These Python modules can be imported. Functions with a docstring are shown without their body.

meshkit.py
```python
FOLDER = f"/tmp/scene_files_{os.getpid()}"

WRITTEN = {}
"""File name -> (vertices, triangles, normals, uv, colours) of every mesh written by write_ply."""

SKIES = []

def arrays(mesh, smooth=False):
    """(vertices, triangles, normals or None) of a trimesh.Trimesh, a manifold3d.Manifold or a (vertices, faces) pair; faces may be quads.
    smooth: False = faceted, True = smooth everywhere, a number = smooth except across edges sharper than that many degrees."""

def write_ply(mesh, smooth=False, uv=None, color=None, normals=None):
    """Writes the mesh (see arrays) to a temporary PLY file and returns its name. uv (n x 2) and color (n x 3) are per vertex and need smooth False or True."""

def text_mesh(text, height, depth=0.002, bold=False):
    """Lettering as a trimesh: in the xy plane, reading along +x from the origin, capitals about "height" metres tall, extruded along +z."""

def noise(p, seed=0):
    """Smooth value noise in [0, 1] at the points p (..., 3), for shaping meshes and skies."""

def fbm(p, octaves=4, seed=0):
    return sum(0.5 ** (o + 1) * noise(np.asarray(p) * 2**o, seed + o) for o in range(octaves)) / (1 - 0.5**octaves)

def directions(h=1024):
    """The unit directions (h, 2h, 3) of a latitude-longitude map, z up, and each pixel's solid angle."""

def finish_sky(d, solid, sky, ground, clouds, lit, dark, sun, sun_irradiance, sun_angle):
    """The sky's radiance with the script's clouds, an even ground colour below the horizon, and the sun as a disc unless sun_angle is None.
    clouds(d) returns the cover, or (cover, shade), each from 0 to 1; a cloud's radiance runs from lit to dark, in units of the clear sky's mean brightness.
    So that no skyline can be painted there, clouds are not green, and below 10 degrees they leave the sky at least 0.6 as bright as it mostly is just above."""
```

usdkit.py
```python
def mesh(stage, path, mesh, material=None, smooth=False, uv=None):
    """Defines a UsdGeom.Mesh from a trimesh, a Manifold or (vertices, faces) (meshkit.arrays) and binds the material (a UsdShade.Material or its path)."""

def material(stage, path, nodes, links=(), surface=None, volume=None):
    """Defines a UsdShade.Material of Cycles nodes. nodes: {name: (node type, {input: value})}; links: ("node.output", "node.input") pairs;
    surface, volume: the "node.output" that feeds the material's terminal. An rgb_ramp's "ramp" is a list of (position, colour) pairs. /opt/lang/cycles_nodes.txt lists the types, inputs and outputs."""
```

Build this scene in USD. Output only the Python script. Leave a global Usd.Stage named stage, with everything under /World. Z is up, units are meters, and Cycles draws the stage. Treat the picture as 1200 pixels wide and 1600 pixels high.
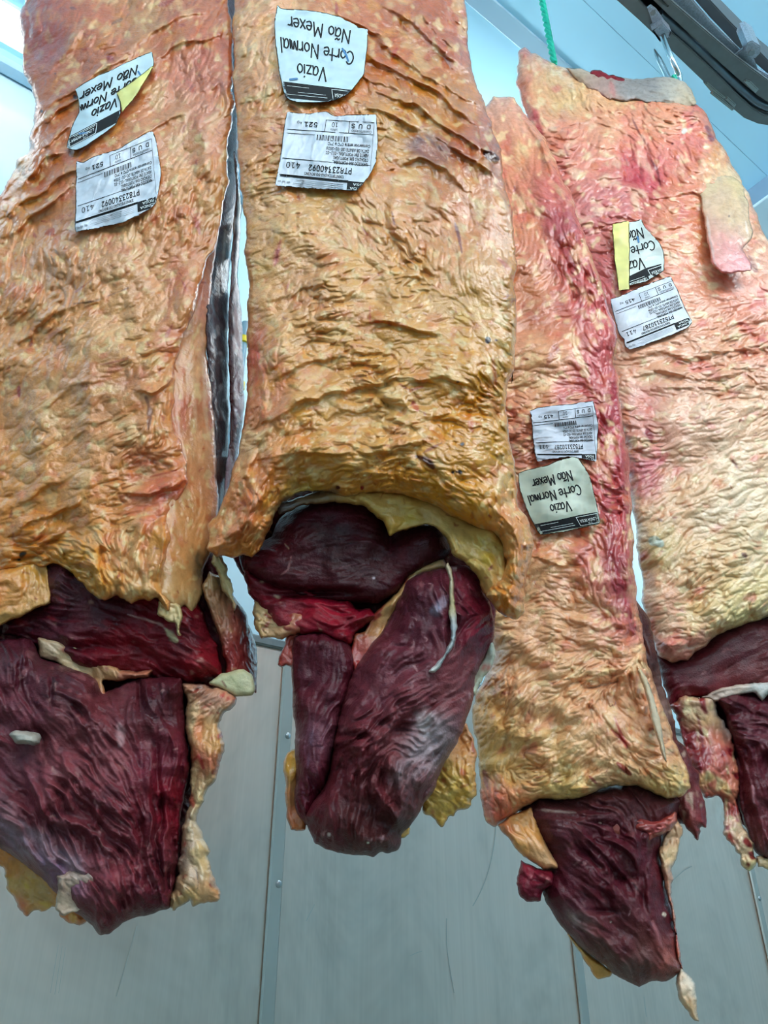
import math
import numpy as np
import trimesh
import shapely
from shapely.geometry import Polygon, LineString, box as sbox
from shapely.ops import unary_union
from shapely import affinity
from scipy import ndimage as ndi
from scipy.spatial import Delaunay
import usdkit, meshkit
from pxr import Usd, UsdGeom, UsdLux, UsdShade, Gf, Sdf, Vt

stage = Usd.Stage.CreateInMemory()
UsdGeom.SetStageUpAxis(stage, "Z")
UsdGeom.SetStageMetersPerUnit(stage, 1.0)
UsdGeom.Xform.Define(stage, "/World")
UsdGeom.Scope.Define(stage, "/World/Looks")

# ------------------------------------------------------------------ camera
W, H, FPX, PITCH, CAMZ = 1200, 1600, 1155.0, math.radians(29.0), 1.5
CAM = np.array([0.0, 0.0, CAMZ])
cam = UsdGeom.Camera.Define(stage, "/World/camera")
cam.AddTranslateOp().Set(Gf.Vec3d(*CAM))
cam.AddRotateXOp().Set(90 + math.degrees(PITCH))
cam.CreateHorizontalApertureAttr(36.0)
cam.CreateVerticalApertureAttr(48.0)
cam.CreateFocalLengthAttr(36.0 * FPX / W)
cam.CreateClippingRangeAttr(Gf.Vec2f(0.02, 100))
cam.CreateExposureAttr(0.0)

# ------------------------------------------------------------------ light levels (the fittings themselves are built with the ceiling)
LAMP_COLOR = (1.0, 1.0, 0.985)
LAMP_POWER = 22.0           # radiance of a tube's diffuser
CEIL = 2.2 + CAMZ
A2 = np.array([math.cos(math.radians(36)), math.sin(math.radians(36))])   # the room's long axis
B2 = np.array([-A2[1], A2[0]])                                           # towards the metal clad wall
WALL_B = 1.67


def room(a, b, z):
    p = a * A2 + b * B2
    return np.array([p[0], p[1], z])


# ------------------------------------------------------------------ helpers
_T = Sdf.ValueTypeNames
used = {}


def numbered(parent, name):
    k = (parent, name)
    n = used.get(k, 0)
    used[k] = n + 1
    return name if n == 0 else f"{name}_{n:03d}"


def path_of(parent, name):
    base = "/World" if parent is None else str(parent.GetPath())
    return f"{base}/{numbered(base, name)}"


def tag(prim, label=None, cat=None, group=None, kind=None):
    for k, v in (("label", label), ("category", cat), ("group", group), ("kind", kind)):
        if v:
            prim.SetCustomDataByKey(k, v)
    return prim


origins = {}


def thing(name, label, cat, loc=(0, 0, 0), group=None, kind=None):
    x = UsdGeom.Xform.Define(stage, path_of(None, name))
    x.AddTranslateOp().Set(Gf.Vec3d(*map(float, loc)))
    origins[str(x.GetPath())] = np.array(loc, float)
    return tag(x.GetPrim(), label, cat, group, kind)


def origin_of(parent):
    o = np.zeros(3)
    p = parent
    while p is not None and str(p.GetPath()) != "/World":
        o = o + origins.get(str(p.GetPath()), 0)
        p = p.GetParent()
    return o


def obj(name, mesh, m, parent=None, smooth=False, col=None, label=None):
    v, f, n = meshkit.arrays(mesh, smooth)
    v = v - origin_of(parent)
    g = usdkit.mesh(stage, path_of(parent, name), (v, f), m, smooth=False)
    if n is not None:
        g.CreateNormalsAttr(Vt.Vec3fArray.FromNumpy(n.astype(np.float32)))
        g.SetNormalsInterpolation("vertex")
    if col is not None:
        UsdGeom.PrimvarsAPI(g).CreatePrimvar("tint", _T.Color3fArray, "vertex").Set(Vt.Vec3fArray.FromNumpy(np.asarray(col, np.float32)))
    if label:
        tag(g.GetPrim(), label)
    return g.GetPrim()


def lin(c):
    c = np.asarray(c, float) / 255.0
    return np.where(c <= 0.04045, c / 12.92, ((c + 0.055) / 1.055) ** 2.4)


def cat(ms):
    return trimesh.util.concatenate(ms)


def rays(px, py):
    x = (np.asarray(px, float) - W / 2) / FPX
    u = (H / 2 - np.asarray(py, float)) / FPX
    c, s = math.cos(PITCH), math.sin(PITCH)
    d = np.stack([x, c - s * u, s + c * u], -1)
    return d / np.linalg.norm(d, axis=-1, keepdims=True)


def on_plane_z(px, py, z):
    d = rays(px, py)
    return CAM + d * ((z - CAMZ) / d[..., 2])[..., None]


def on_plane_b(px, py, b):
    d = rays(px, py)
    k = b / (d[..., 0] * B2[0] + d[..., 1] * B2[1])
    return CAM + d * k[..., None]


def on_plane_y(px, py, y):
    d = rays(px, py)
    return CAM + d * (y / d[..., 1])[..., None]


# ------------------------------------------------------------------ materials
def look(name, nodes, links, surface="p.BSDF"):
    return usdkit.material(stage, f"/World/Looks/{name}", nodes, links, surface=surface)


def plain(name, rgb, rough=0.5, metal=0.0, bump=None, var=0.0, vscale=6.0, stretch=(1, 1, 1), **kw):
    nodes = {"p": ("principled_bsdf", dict(base_color=tuple(lin(rgb)), roughness=rough, metallic=metal, **kw))}
    links = []
    if var or bump:
        nodes["g"] = ("texture_coordinate", {})
        nodes["m"] = ("mapping", {"scale": stretch})
        nodes["n"] = ("noise_texture", {"scale": vscale, "detail": 5.0, "roughness": 0.6})
        links += [("g.object", "m.vector"), ("m.vector", "n.vector")]
    if var:
        c = lin(rgb)
        nodes["r"] = ("rgb_ramp", {"ramp": [(0.25, tuple(c * (1 - var))), (0.75, tuple(np.minimum(c * (1 + var), 1)))]})
        links += [("n.fac", "r.fac"), ("r.color", "p.base_color")]
    if bump:
        nodes["b"] = ("bump", {"strength": bump[0], "distance": bump[1]})
        links += [("n.fac", "b.height"), ("b.normal", "p.normal")]
    return look(name, nodes, links)


def flesh(name, rough, coat, sss, bump_scale, bump_dist, var=0.12, spec=0.5, radius=(1.0, 0.45, 0.25)):
    """Meat and fat: the tint comes with the mesh, mottled by fine noise; wet on top."""
    nodes = {
        "a": ("attribute", {"attribute": "tint"}),
        "g": ("texture_coordinate", {}),
        "n": ("noise_texture", {"scale": bump_scale, "detail": 3.0, "roughness": 0.55}),
        "n2": ("noise_texture", {"scale": bump_scale * 0.35, "detail": 4.0, "roughness": 0.6}),
        "v": ("map_range", {"from_min": 0.3, "from_max": 0.7, "to_min": 1 - var, "to_max": 1 + var, "clamp": True}),
        "mx": ("mix", {"mix_type": "multiply", "fac": 1.0}),
        "rr": ("map_range", {"from_min": 0.3, "from_max": 0.7, "to_min": rough * 0.65, "to_max": rough * 1.35, "clamp": True}),
        "b": ("bump", {"strength": 1.0, "distance": bump_dist}),
        "p": ("principled_bsdf", dict(coat_weight=coat, coat_roughness=0.11, subsurface_weight=sss, subsurface_scale=0.004, subsurface_radius=radius, specular_ior_level=spec)),
    }
    links = [("g.object", "n.vector"), ("g.object", "n2.vector"), ("n2.fac", "v.value"), ("a.color", "mx.color1"), ("v.result", "mx.color2"),
             ("mx.color", "p.base_color"), ("n2.fac", "rr.value"), ("rr.result", "p.roughness"), ("n.fac", "b.height"), ("b.normal", "p.normal"), ("b.normal", "p.coat_normal")]
    return look(name, nodes, links)


M_FAT = flesh("fat", 0.30, 0.50, 0.0, 240.0, 0.0008, 0.10, 0.32)
M_MEAT = flesh("meat", 0.38, 0.05, 0.0, 360.0, 0.0009, 0.20, 0.22)
M_SKIN = flesh("membrane", 0.36, 0.12, 0.0, 300.0, 0.0006, 0.12, 0.3)
M_BONE = flesh("bone", 0.5, 0.1, 0.0, 500.0, 0.0004, 0.08)
M_PAPER = flesh("paper", 0.42, 0.0, 0.0, 200.0, 0.00005, 0.02, 0.5)
M_INK = plain("ink", (24, 24, 27), 0.7, specular_ior_level=0.2)
M_BLUE = plain("blue_ink", (40, 110, 160), 0.5)
M_WHITEINK = plain("white_ink", (205, 210, 208), 0.5)

M_CEIL = plain("ceiling_panel", (168, 226, 252), 0.35, var=0.015, vscale=1.2)
M_JOINT = plain("ceiling_strip", (150, 190, 212), 0.4)
M_WALLP = plain("wall_panel", (196, 226, 238), 0.35, var=0.015, vscale=1.2)
M_FLOOR = plain("resin_floor", (138, 142, 128), 0.45, var=0.05, vscale=3)
M_GALV = plain("galvanised_steel", (178, 188, 200), 0.42, 0.75, var=0.3, vscale=260, bump=(0.6, 0.0006))
M_GREY = plain("painted_steel", (120, 127, 128), 0.45, 0.55, var=0.10, vscale=40)
M_DARK = plain("dark_steel", (98, 104, 108), 0.5, 0.4, var=0.08, vscale=30)
M_BAR = plain("rail_bar", (130, 140, 148), 0.28, 0.85, var=0.1, vscale=40)
M_STAIN = plain("stainless_steel", (196, 204, 208), 0.16, 1.0)
M_SLOTSHADE = plain("slot_shade", (16, 17, 20), 0.6)  # near black, stands in for the dark inside of the rail slot
M_ROPE = plain("green_rope", (22, 190, 160), 0.55, var=0.2, vscale=300)
M_YELLOW = plain("yellow_plastic", (225, 200, 30), 0.4)
M_PIPE = plain("grey_pipe", (120, 150, 165), 0.4)
M_BOLT = plain("bolt_head", (170, 178, 182), 0.3, 0.9)
M_LAMPBODY = plain("lamp_housing", (210, 218, 222), 0.4)
unseen_lamp_glow = look("unseen_lamp_diffuser", {"e": ("emission", {"color": LAMP_COLOR, "strength": LAMP_POWER})}, [], surface="e.emission")  # glow of the tubes that are out of view

M_STRIP = plain("strip_steel", (190, 182, 172), 0.32, 0.88, var=0.04, vscale=8)
M_WEAKLAMP = look("lamp_diffuser_weak", {"e": ("emission", {"color": LAMP_COLOR, "strength": LAMP_POWER * 0.3})}, [], surface="e.emission")
M_CLAD = look("brushed_cladding", {
    "g": ("texture_coordinate", {}),
    "m": ("mapping", {"scale": (45, 45, 0.5)}),
    "n": ("noise_texture", {"scale": 2.0, "detail": 6.0, "roughness": 0.65}),
    "m2": ("mapping", {"scale": (2.2, 2.2, 1.3)}),
    "n2": ("noise_texture", {"scale": 1.3, "detail": 5.0, "roughness": 0.6, "distortion": 0.6}),
    "r": ("rgb_ramp", {"ramp": [(0.2, tuple(lin((214, 194, 180)))), (0.8, tuple(lin((226, 206, 192))))]}),
    "r2": ("rgb_ramp", {"ramp": [(0.25, (0.82, 0.84, 0.83)), (0.6, (1, 1, 1))]}),
    "mx": ("mix", {"mix_type": "multiply", "fac": 1.0}),
    "rr": ("map_range", {"from_min": 0.3, "from_max": 0.7, "to_min": 0.30, "to_max": 0.42, "clamp": True}),
    "b": ("bump", {"strength": 0.08, "distance": 0.0004}),
    "p": ("principled_bsdf", {"metallic": 0.85}),
}, [("g.object", "m.vector"), ("m.vector", "n.vector"), ("g.object", "m2.vector"), ("m2.vector", "n2.vector"), ("n.fac", "r.fac"), ("n2.fac", "r2.fac"),
    ("r.color", "mx.color1"), ("r2.color", "mx.color2"), ("mx.color", "p.base_color"), ("n2.fac", "rr.value"), ("rr.result", "p.roughness"), ("n.fac", "b.height"), ("b.normal", "p.normal")])

# ------------------------------------------------------------------ the room
RM = np.eye(4)
RM[:2, 0], RM[:2, 1] = A2, B2


def rbox(a0, a1, b0, b1, z0, z1):
    m = trimesh.creation.box([a1 - a0, b1 - b0, z1 - z0])
    m.apply_translation([(a0 + a1) / 2, (b0 + b1) / 2, (z0 + z1) / 2])
    m.apply_transform(RM)
    return m


def bevel_box(a0, a1, b0, b1, z0, z1, c=0.003):
    """A box in room axes with chamfered edges (hull of three boxes)."""
    pts = []
    for da, db, dz in ((c, c, 0), (c, 0, c), (0, c, c)):
        for x in (a0 + da, a1 - da):
            for y in (b0 + db, b1 - db):
                for z in (z0 + dz, z1 - dz):
                    pts.append((x, y, z))
    m = trimesh.convex.convex_hull(np.array(pts))
    m.apply_transform(RM)
    return m


A0, A1, Bm = -2.9, 4.2, -2.6
CLAD_TOP = CAMZ + 0.634
fl = tag(obj("floor", rbox(A0, A1, Bm, WALL_B + 0.02, -0.05, 0), M_FLOOR), "pale grey resin floor of the cold room", "floor", kind="structure")
ce = thing("ceiling", "pale blue insulated panel ceiling of the cold room", "ceiling", room(0, 0, CEIL), kind="structure")
bs = [Bm, -1.24, -0.34, 0.560, 0.745, WALL_B + 0.02]
for i in range(5):
    obj("panel", rbox(A0, A1, bs[i] + 0.0005, bs[i + 1] - 0.0005, CEIL, CEIL + 0.06), M_CEIL, ce)
obj("joint_strip", bevel_box(A0, A1, 0.700, 0.752, CEIL - 0.006, CEIL + 0.001), M_JOINT, ce)
obj("joint_strip", bevel_box(A0, A1, -0.365, -0.315, CEIL - 0.006, CEIL + 0.001), M_JOINT, ce)
obj("joint_strip", bevel_box(1.62, 1.67, 0.755, WALL_B, CEIL - 0.005, CEIL + 0.001), M_JOINT, ce)
wb = thing("wall_back", "cold room wall of pale panels behind the hanging beef, clad in brushed metal below", "wall", room(0, WALL_B, 0), kind="structure")
seams = [-2.28, -1.24 - 0.06, -0.09, 0.905, 1.895, 2.9, 3.9]
wa = [A0, -2.42, -1.92, -1.42, -0.92, -0.42, 0.6, 1.6, 2.6, A1]
for i in range(len(wa) - 1):
    obj("wall_panel", rbox(wa[i] + 0.0015, wa[i + 1] - 0.0015, WALL_B + 0.008, WALL_B + 0.09, 0, CEIL), M_WALLP, wb)
ed = [A0] + seams + [A1]
for i in range(len(ed) - 1):
    obj("cladding_sheet", bevel_box(ed[i] + 0.001, ed[i + 1] - 0.001, WALL_B, WALL_B + 0.008, 0.0, CLAD_TOP, 0.001), M_CLAD, wb, label="brushed metal sheet lining the lower wall")
obj("top_trim", bevel_box(A0, A1, WALL_B - 0.012, WALL_B + 0.008, CLAD_TOP - 0.012, CLAD_TOP + 0.012, 0.004), M_GREY, wb)
for s in seams:
    cs = obj("cover_strip", bevel_box(s - 0.018, s + 0.018, WALL_B - 0.009, WALL_B + 0.001, 0.02, CLAD_TOP - 0.012, 0.004), M_STRIP, wb)
    if -0.2 < s < 3.2:
        for z in np.arange(1.2, CLAD_TOP, 0.33):
            d = trimesh.creation.icosphere(2, 0.008)
            d.apply_scale([1, 0.6, 1])
            d.apply_transform(RM)
            d.apply_translation(room(s + 0.006, WALL_B - 0.009, z + 0.045))
            obj("rivet", d, M_BOLT, cs, smooth=True)
M_SCUFF = plain("scuff_mark", (186, 180, 170), 0.5, 0.75)
for line, wd in (([(770, 1240), (778, 1300), (760, 1380), (735, 1422)], 1.0), ([(698, 1430), (697, 1480), (711, 1560)], .8), ([(216, 1440), (196, 1510), (180, 1562)], 1.1), ([(1082, 1353), (1068, 1360), (1050, 1377)], .9), ([(660, 1486), (650, 1489), (640, 1494)], .8),
                 ([(92, 1472), (78, 1556)], .6), ([(98, 1474), (85, 1558)], .6), ([(103, 1476), (91, 1556)], .5), ([(492, 1412), (478, 1440)], .8), ([(1006, 1556), (1010, 1590)], .8)):
    pg = LineString(np.stack([ndi.gaussian_filter1d(np.interp(np.linspace(0, len(line) - 1, 30), range(len(line)), c), 4, mode="nearest") for c in np.array(line, float).T], 1)).buffer(wd * .8, quad_segs=3).segmentize(4.0)
    v, f = trimesh.creation.triangulate_polygon(pg, engine="earcut")
    obj("scuff", (on_plane_b(v[:, 0], v[:, 1], WALL_B - 0.0006), np.asarray(f)[:, ::-1]), M_SCUFF, wb)
tag(obj("wall_left", rbox(A0 - 0.08, A0, Bm, WALL_B + 0.05, 0, CEIL), M_WALLP), "pale cold room side wall, far left", "wall", kind="structure")  # this and the next two walls are out of view; they bounce light
tag(obj("wall_right", rbox(A1, A1 + 0.08, Bm, WALL_B + 0.05, 0, CEIL), M_WALLP), "pale cold room end wall, far right", "wall", kind="structure")
tag(obj("wall_front", rbox(A0, A1, Bm - 0.08, Bm, 0, CEIL), M_WALLP), "pale cold room wall behind the camera", "wall", kind="structure")
# a boxed beam under the ceiling at the right
tr = thing("trim_1", "blue-grey boxed beam under the ceiling at the right edge", "beam", room(2.05, 0.5, CEIL - 0.1), kind="structure")
obj("beam_case", bevel_box(2.0, 2.16, -1.0, WALL_B, CEIL - 0.09, CEIL, 0.004), plain("beam_blue", (118, 152, 178), 0.4), tr)
obj("beam_lip", bevel_box(1.99, 2.17, -1.0, WALL_B, CEIL - 0.1, CEIL - 0.088, 0.003), M_WALLP, tr)
tag(obj("trim_2", bevel_box(A0, A1, WALL_B - 0.05, WALL_B + 0.008, CEIL - 0.05, CEIL, 0.012), M_JOINT), "narrow cove where ceiling meets the clad wall", "trim", kind="structure")


def lamp(a0, a1, b, label, z=CEIL - 0.09, mat=None):
    t = thing("ceiling_light", label, "light", room((a0 + a1) / 2, b, CEIL))  # only the wall tube at the left is in view, the others are unseen
    obj("housing", bevel_box(a0, a1, b - 0.02, b + 0.02, z + 0.03, z + 0.07, 0.006), M_LAMPBODY, t)
    for q in (a0 + 0.25, a1 - 0.25):
        obj("hanger", bevel_box(q - 0.008, q + 0.008, b - 0.008, b + 0.008, z + 0.065, CEIL, 0.002), M_LAMPBODY, t)
    c = trimesh.creation.capsule(a1 - a0 - 0.12, 0.045, [12, 12])
    c.apply_transform(trimesh.transformations.rotation_matrix(math.pi / 2, [0, 1, 0]))
    c.apply_translation(-c.bounds.mean(0) + [(a0 + a1) / 2, b, z])
    c.apply_transform(RM)
    obj("diffuser", c, mat or unseen_lamp_glow, t, smooth=True)


lamp(-1.9, 0.04, 1.46, "glaring tube light along the top of the wall, left of the leftmost beef", CEIL - 0.13, M_WEAKLAMP)
lamp(0.85, 1.95, 1.15, "unseen tube light behind the right beef pieces, placed to brighten the ceiling", CEIL - 0.15)  # out of view, placed to brighten the ceiling and the clad wall
lamp(-1.5, -0.1, -0.22, "unseen suspended tube light above the camera, lighting the left beef pieces", CEIL - 0.30)  # out of view, lights the left pieces from above
lamp(0.5, 1.9, -0.62, "unseen suspended tube light above the camera, lighting the right beef pieces", CEIL - 0.30)  # out of view, lights the right pieces from above
lamp(-1.3, 1.6, -1.0, "unseen suspended tube light behind the camera, lighting the beef fronts", CEIL - 0.26)  # out of view, placed for the beef fronts and their glints
lamp(-1.1, 1.5, -2.0, "unseen suspended tube light far behind the camera, for more frontal light", CEIL - 0.26)  # out of view, placed to lift the beef fronts further
lamp(2.5, 3.9, 0.9, "unseen suspended tube light beyond the boxed beam, lighting the right end of the room", CEIL - 0.26)  # out of view, lights the far right of the room

# ------------------------------------------------------------------ hanging pieces: surfaces laid out on a sheet and given relief and thickness
SEED = [7]


def rng():
    SEED[0] += 1
    return np.random.default_rng(SEED[0])


def fill(poly, x0, y0, w, h):
    """Which unit cells of a w x h sheet lie inside the polygon."""
    p = np.asarray(poly) - [x0, y0]
    q = np.roll(p, -1, 0)
    out = np.zeros((h, w), bool)
    lo, hi = np.minimum(p[:, 1], q[:, 1]), np.maximum(p[:, 1], q[:, 1])
    ok = hi > lo
    p, q, lo, hi = p[ok], q[ok], lo[ok], hi[ok]
    for r in range(h):
        k = (lo <= r) & (hi > r)
        if not k.any():
            continue
        a, b = p[k], q[k]
        xs = np.sort(a[:, 0] + (r - a[:, 1]) / (b[:, 1] - a[:, 1]) * (b[:, 0] - a[:, 0]))
        for s, e in zip(xs[::2], xs[1::2]):
            out[r, max(0, math.ceil(s)):max(0, math.floor(e) + 1)] = True
    return out


def resample(c, yy, xx):
    """A coarse sheet read on a finer separable grid, linearly."""
    iy, ix = np.clip(yy.astype(int), 0, c.shape[0] - 2), np.clip(xx.astype(int), 0, c.shape[1] - 2)
    fy, fx = np.clip(yy - iy, 0, 1), np.clip(xx - ix, 0, 1)
    fy, fx = fy.reshape(-1, *[1] * (c.ndim - 1)), fx.reshape(1, -1, *[1] * (c.ndim - 2))
    r = c[iy] * (1 - fy) + c[iy + 1] * fy
    return r[:, ix] * (1 - fx) + r[:, ix + 1] * fx


def smooth_noise(shape, sigma, g):
    if sigma > 5:                                            # broad noise is made on a coarser sheet
        q = max(2, int(sigma / 2.5))
        c = smooth_noise((shape[0] // q + 3, shape[1] // q + 3), sigma / q, g)
        yy, xx = np.arange(shape[0]) / q, np.arange(shape[1]) / q
        return resample(c, yy, xx)
    n = ndi.gaussian_filter(g.standard_normal((shape[0] + int(4 * sigma), shape[1] + int(4 * sigma))).astype(np.float32), sigma, mode="wrap")
    n -= n.mean()
    return (n / n.std())[:shape[0], :shape[1]]


def ragged(poly, amp, g, step=1.6):
    """Resamples a closed outline (slightly rounded) and frays it."""
    p = np.asarray(poly, float)
    q = np.vstack([p, p[:1]])
    L = np.concatenate([[0], np.cumsum(np.linalg.norm(np.diff(q, axis=0), axis=1))])
    n = max(12, int(L[-1] / step))
    s = np.linspace(0, L[-1], n, endpoint=False)
    r = np.stack([np.interp(s, L, q[:, 0]), np.interp(s, L, q[:, 1])], 1)
    r = np.stack([ndi.gaussian_filter1d(r[:, k], 1.6, mode="wrap") for k in (0, 1)], 1)
    t = np.roll(r, -1, 0) - np.roll(r, 1, 0)
    nrm = np.stack([t[:, 1], -t[:, 0]], 1) / np.maximum(np.linalg.norm(t, axis=1, keepdims=True), 1e-9)
    a = np.zeros(n)
    for sg, wgt in ((9, 0.9), (3.5, 0.7), (1.2, 0.28)):
        z = ndi.gaussian_filter1d(g.standard_normal(n), sg, mode="wrap")
        a += wgt * z / max(z.std(), 1e-9)
    r = r + nrm * (amp * a)[:, None]
    if not Polygon(r).is_valid:
        pg = Polygon(r).buffer(0)
        if pg.geom_type != "Polygon":
            pg = max(pg.geoms, key=lambda k: k.area)
        c = np.array(pg.exterior.coords)[:-1]
        q = np.vstack([c, c[:1]])
        L = np.concatenate([[0], np.cumsum(np.linalg.norm(np.diff(q, axis=0), axis=1))])
        n = max(12, int(L[-1] / step))
        s = np.linspace(0, L[-1], n, endpoint=False)
        r = np.stack([np.interp(s, L, q[:, 0]), np.interp(s, L, q[:, 1])], 1)
    return r


def shepard(X, Y, pts, vals, power=3.0, soft=20.0, warp=None):
    if X.shape[0] > 60 and X.shape[1] > 60:                  # smooth: worked out on every fourth cell
        q = 4
        c = shepard_at(X[::q, ::q], Y[::q, ::q], pts, vals, power, soft)
        c = np.pad(c, ((0, 2), (0, 2), (0, 0)), mode="edge")
        r = resample(c, np.arange(X.shape[0]) / q, np.arange(X.shape[1]) / q)
    else:
        r = shepard_at(X, Y, pts, vals, power, soft)
    if warp is None:
        return r
    yy, xx = np.mgrid[0:X.shape[0], 0:X.shape[1]]
    iy, ix = np.clip(np.rint(yy + warp[1]).astype(int), 0, X.shape[0] - 1), np.clip(np.rint(xx + warp[0]).astype(int), 0, X.shape[1] - 1)
    return r[iy, ix]


def shepard_at(X, Y, pts, vals, power, soft):
    pts = np.asarray(pts, float)
    vals = np.asarray(vals, float)
    num = np.zeros(X.shape + (vals.shape[1],))
    den = np.zeros(X.shape)
    for (x, y), v in zip(pts, vals):
        w = ((X - x) ** 2 + (Y - y) ** 2 + soft ** 2) ** (-power / 2)
        num += w[..., None] * v
        den += w
    return num / den[..., None]


def swept(noise, cx, sy, n, coarse=False):
    """Smears noise along a direction field (line integral convolution)."""
    h, w = noise.shape
    if coarse and h > 40 and w > 40:
        r = swept(np.ascontiguousarray(noise[::2, ::2]), np.ascontiguousarray(cx[::2, ::2]), np.ascontiguousarray(sy[::2, ::2]), max(2, n // 2))
        return resample(np.pad(r, ((0, 2), (0, 2)), mode="edge"), np.arange(h) / 2, np.arange(w) / 2)
    yy, xx = np.mgrid[0:h, 0:w].astype(np.float32)
    acc = noise.copy()
    for sgn in (1, -1):
        px, py = xx.copy(), yy.copy()
        for _ in range(n):
            ix = np.clip(np.rint(px), 0, w - 1).astype(np.int32)
            iy = np.clip(np.rint(py), 0, h - 1).astype(np.int32)
            px += sgn * cx[iy, ix] * 1.2
            py += sgn * sy[iy, ix] * 1.2
            ix = np.clip(np.rint(px), 0, w - 1).astype(np.int32)
            iy = np.clip(np.rint(py), 0, h - 1).astype(np.int32)
            acc += noise[iy, ix]
    acc = ndi.gaussian_filter(acc, 0.7)
    return acc / acc.std()


def stroke_distance(line, x0, y0, w, h, reach):
    """Distance of the cells near a polyline to it, signed: positive on its right-hand side (below, for a line drawn left to right)."""
    p = np.asarray(line, float) - [x0, y0]
    bx0, by0 = np.maximum(np.floor(p.min(0) - reach), 0).astype(int)
    bx1, by1 = np.minimum(np.ceil(p.max(0) + reach + 1), [w, h]).astype(int)
    if bx1 <= bx0 or by1 <= by0:
        return None
    yy, xx = np.mgrid[by0:by1, bx0:bx1].astype(float)
    best = np.full(xx.shape, 1e9)
    sign = np.ones(xx.shape)
    along = np.zeros(xx.shape)
    lens = np.linalg.norm(np.diff(p, axis=0), axis=1)
    tot, run = max(lens.sum(), 1e-9), 0
    for (a, b, L) in zip(p[:-1], p[1:], lens):
        d = b - a
        t = np.clip(((xx - a[0]) * d[0] + (yy - a[1]) * d[1]) / max(L * L, 1e-9), 0, 1)
        ex, ey = xx - a[0] - t * d[0], yy - a[1] - t * d[1]
        ds = np.hypot(ex, ey)
        k = ds < best
        best[k] = ds[k]
        sign[k] = np.where(d[0] * ey - d[1] * ex > 0, 1.0, -1.0)[k]
        along[k] = ((run + t * L) / tot)[k]
        run += L
    return (slice(by0, by1), slice(bx0, bx1)), best, sign, along


FIELDS = {}
HUE = [np.array([0.89, 0.72, 0.60])]


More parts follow.
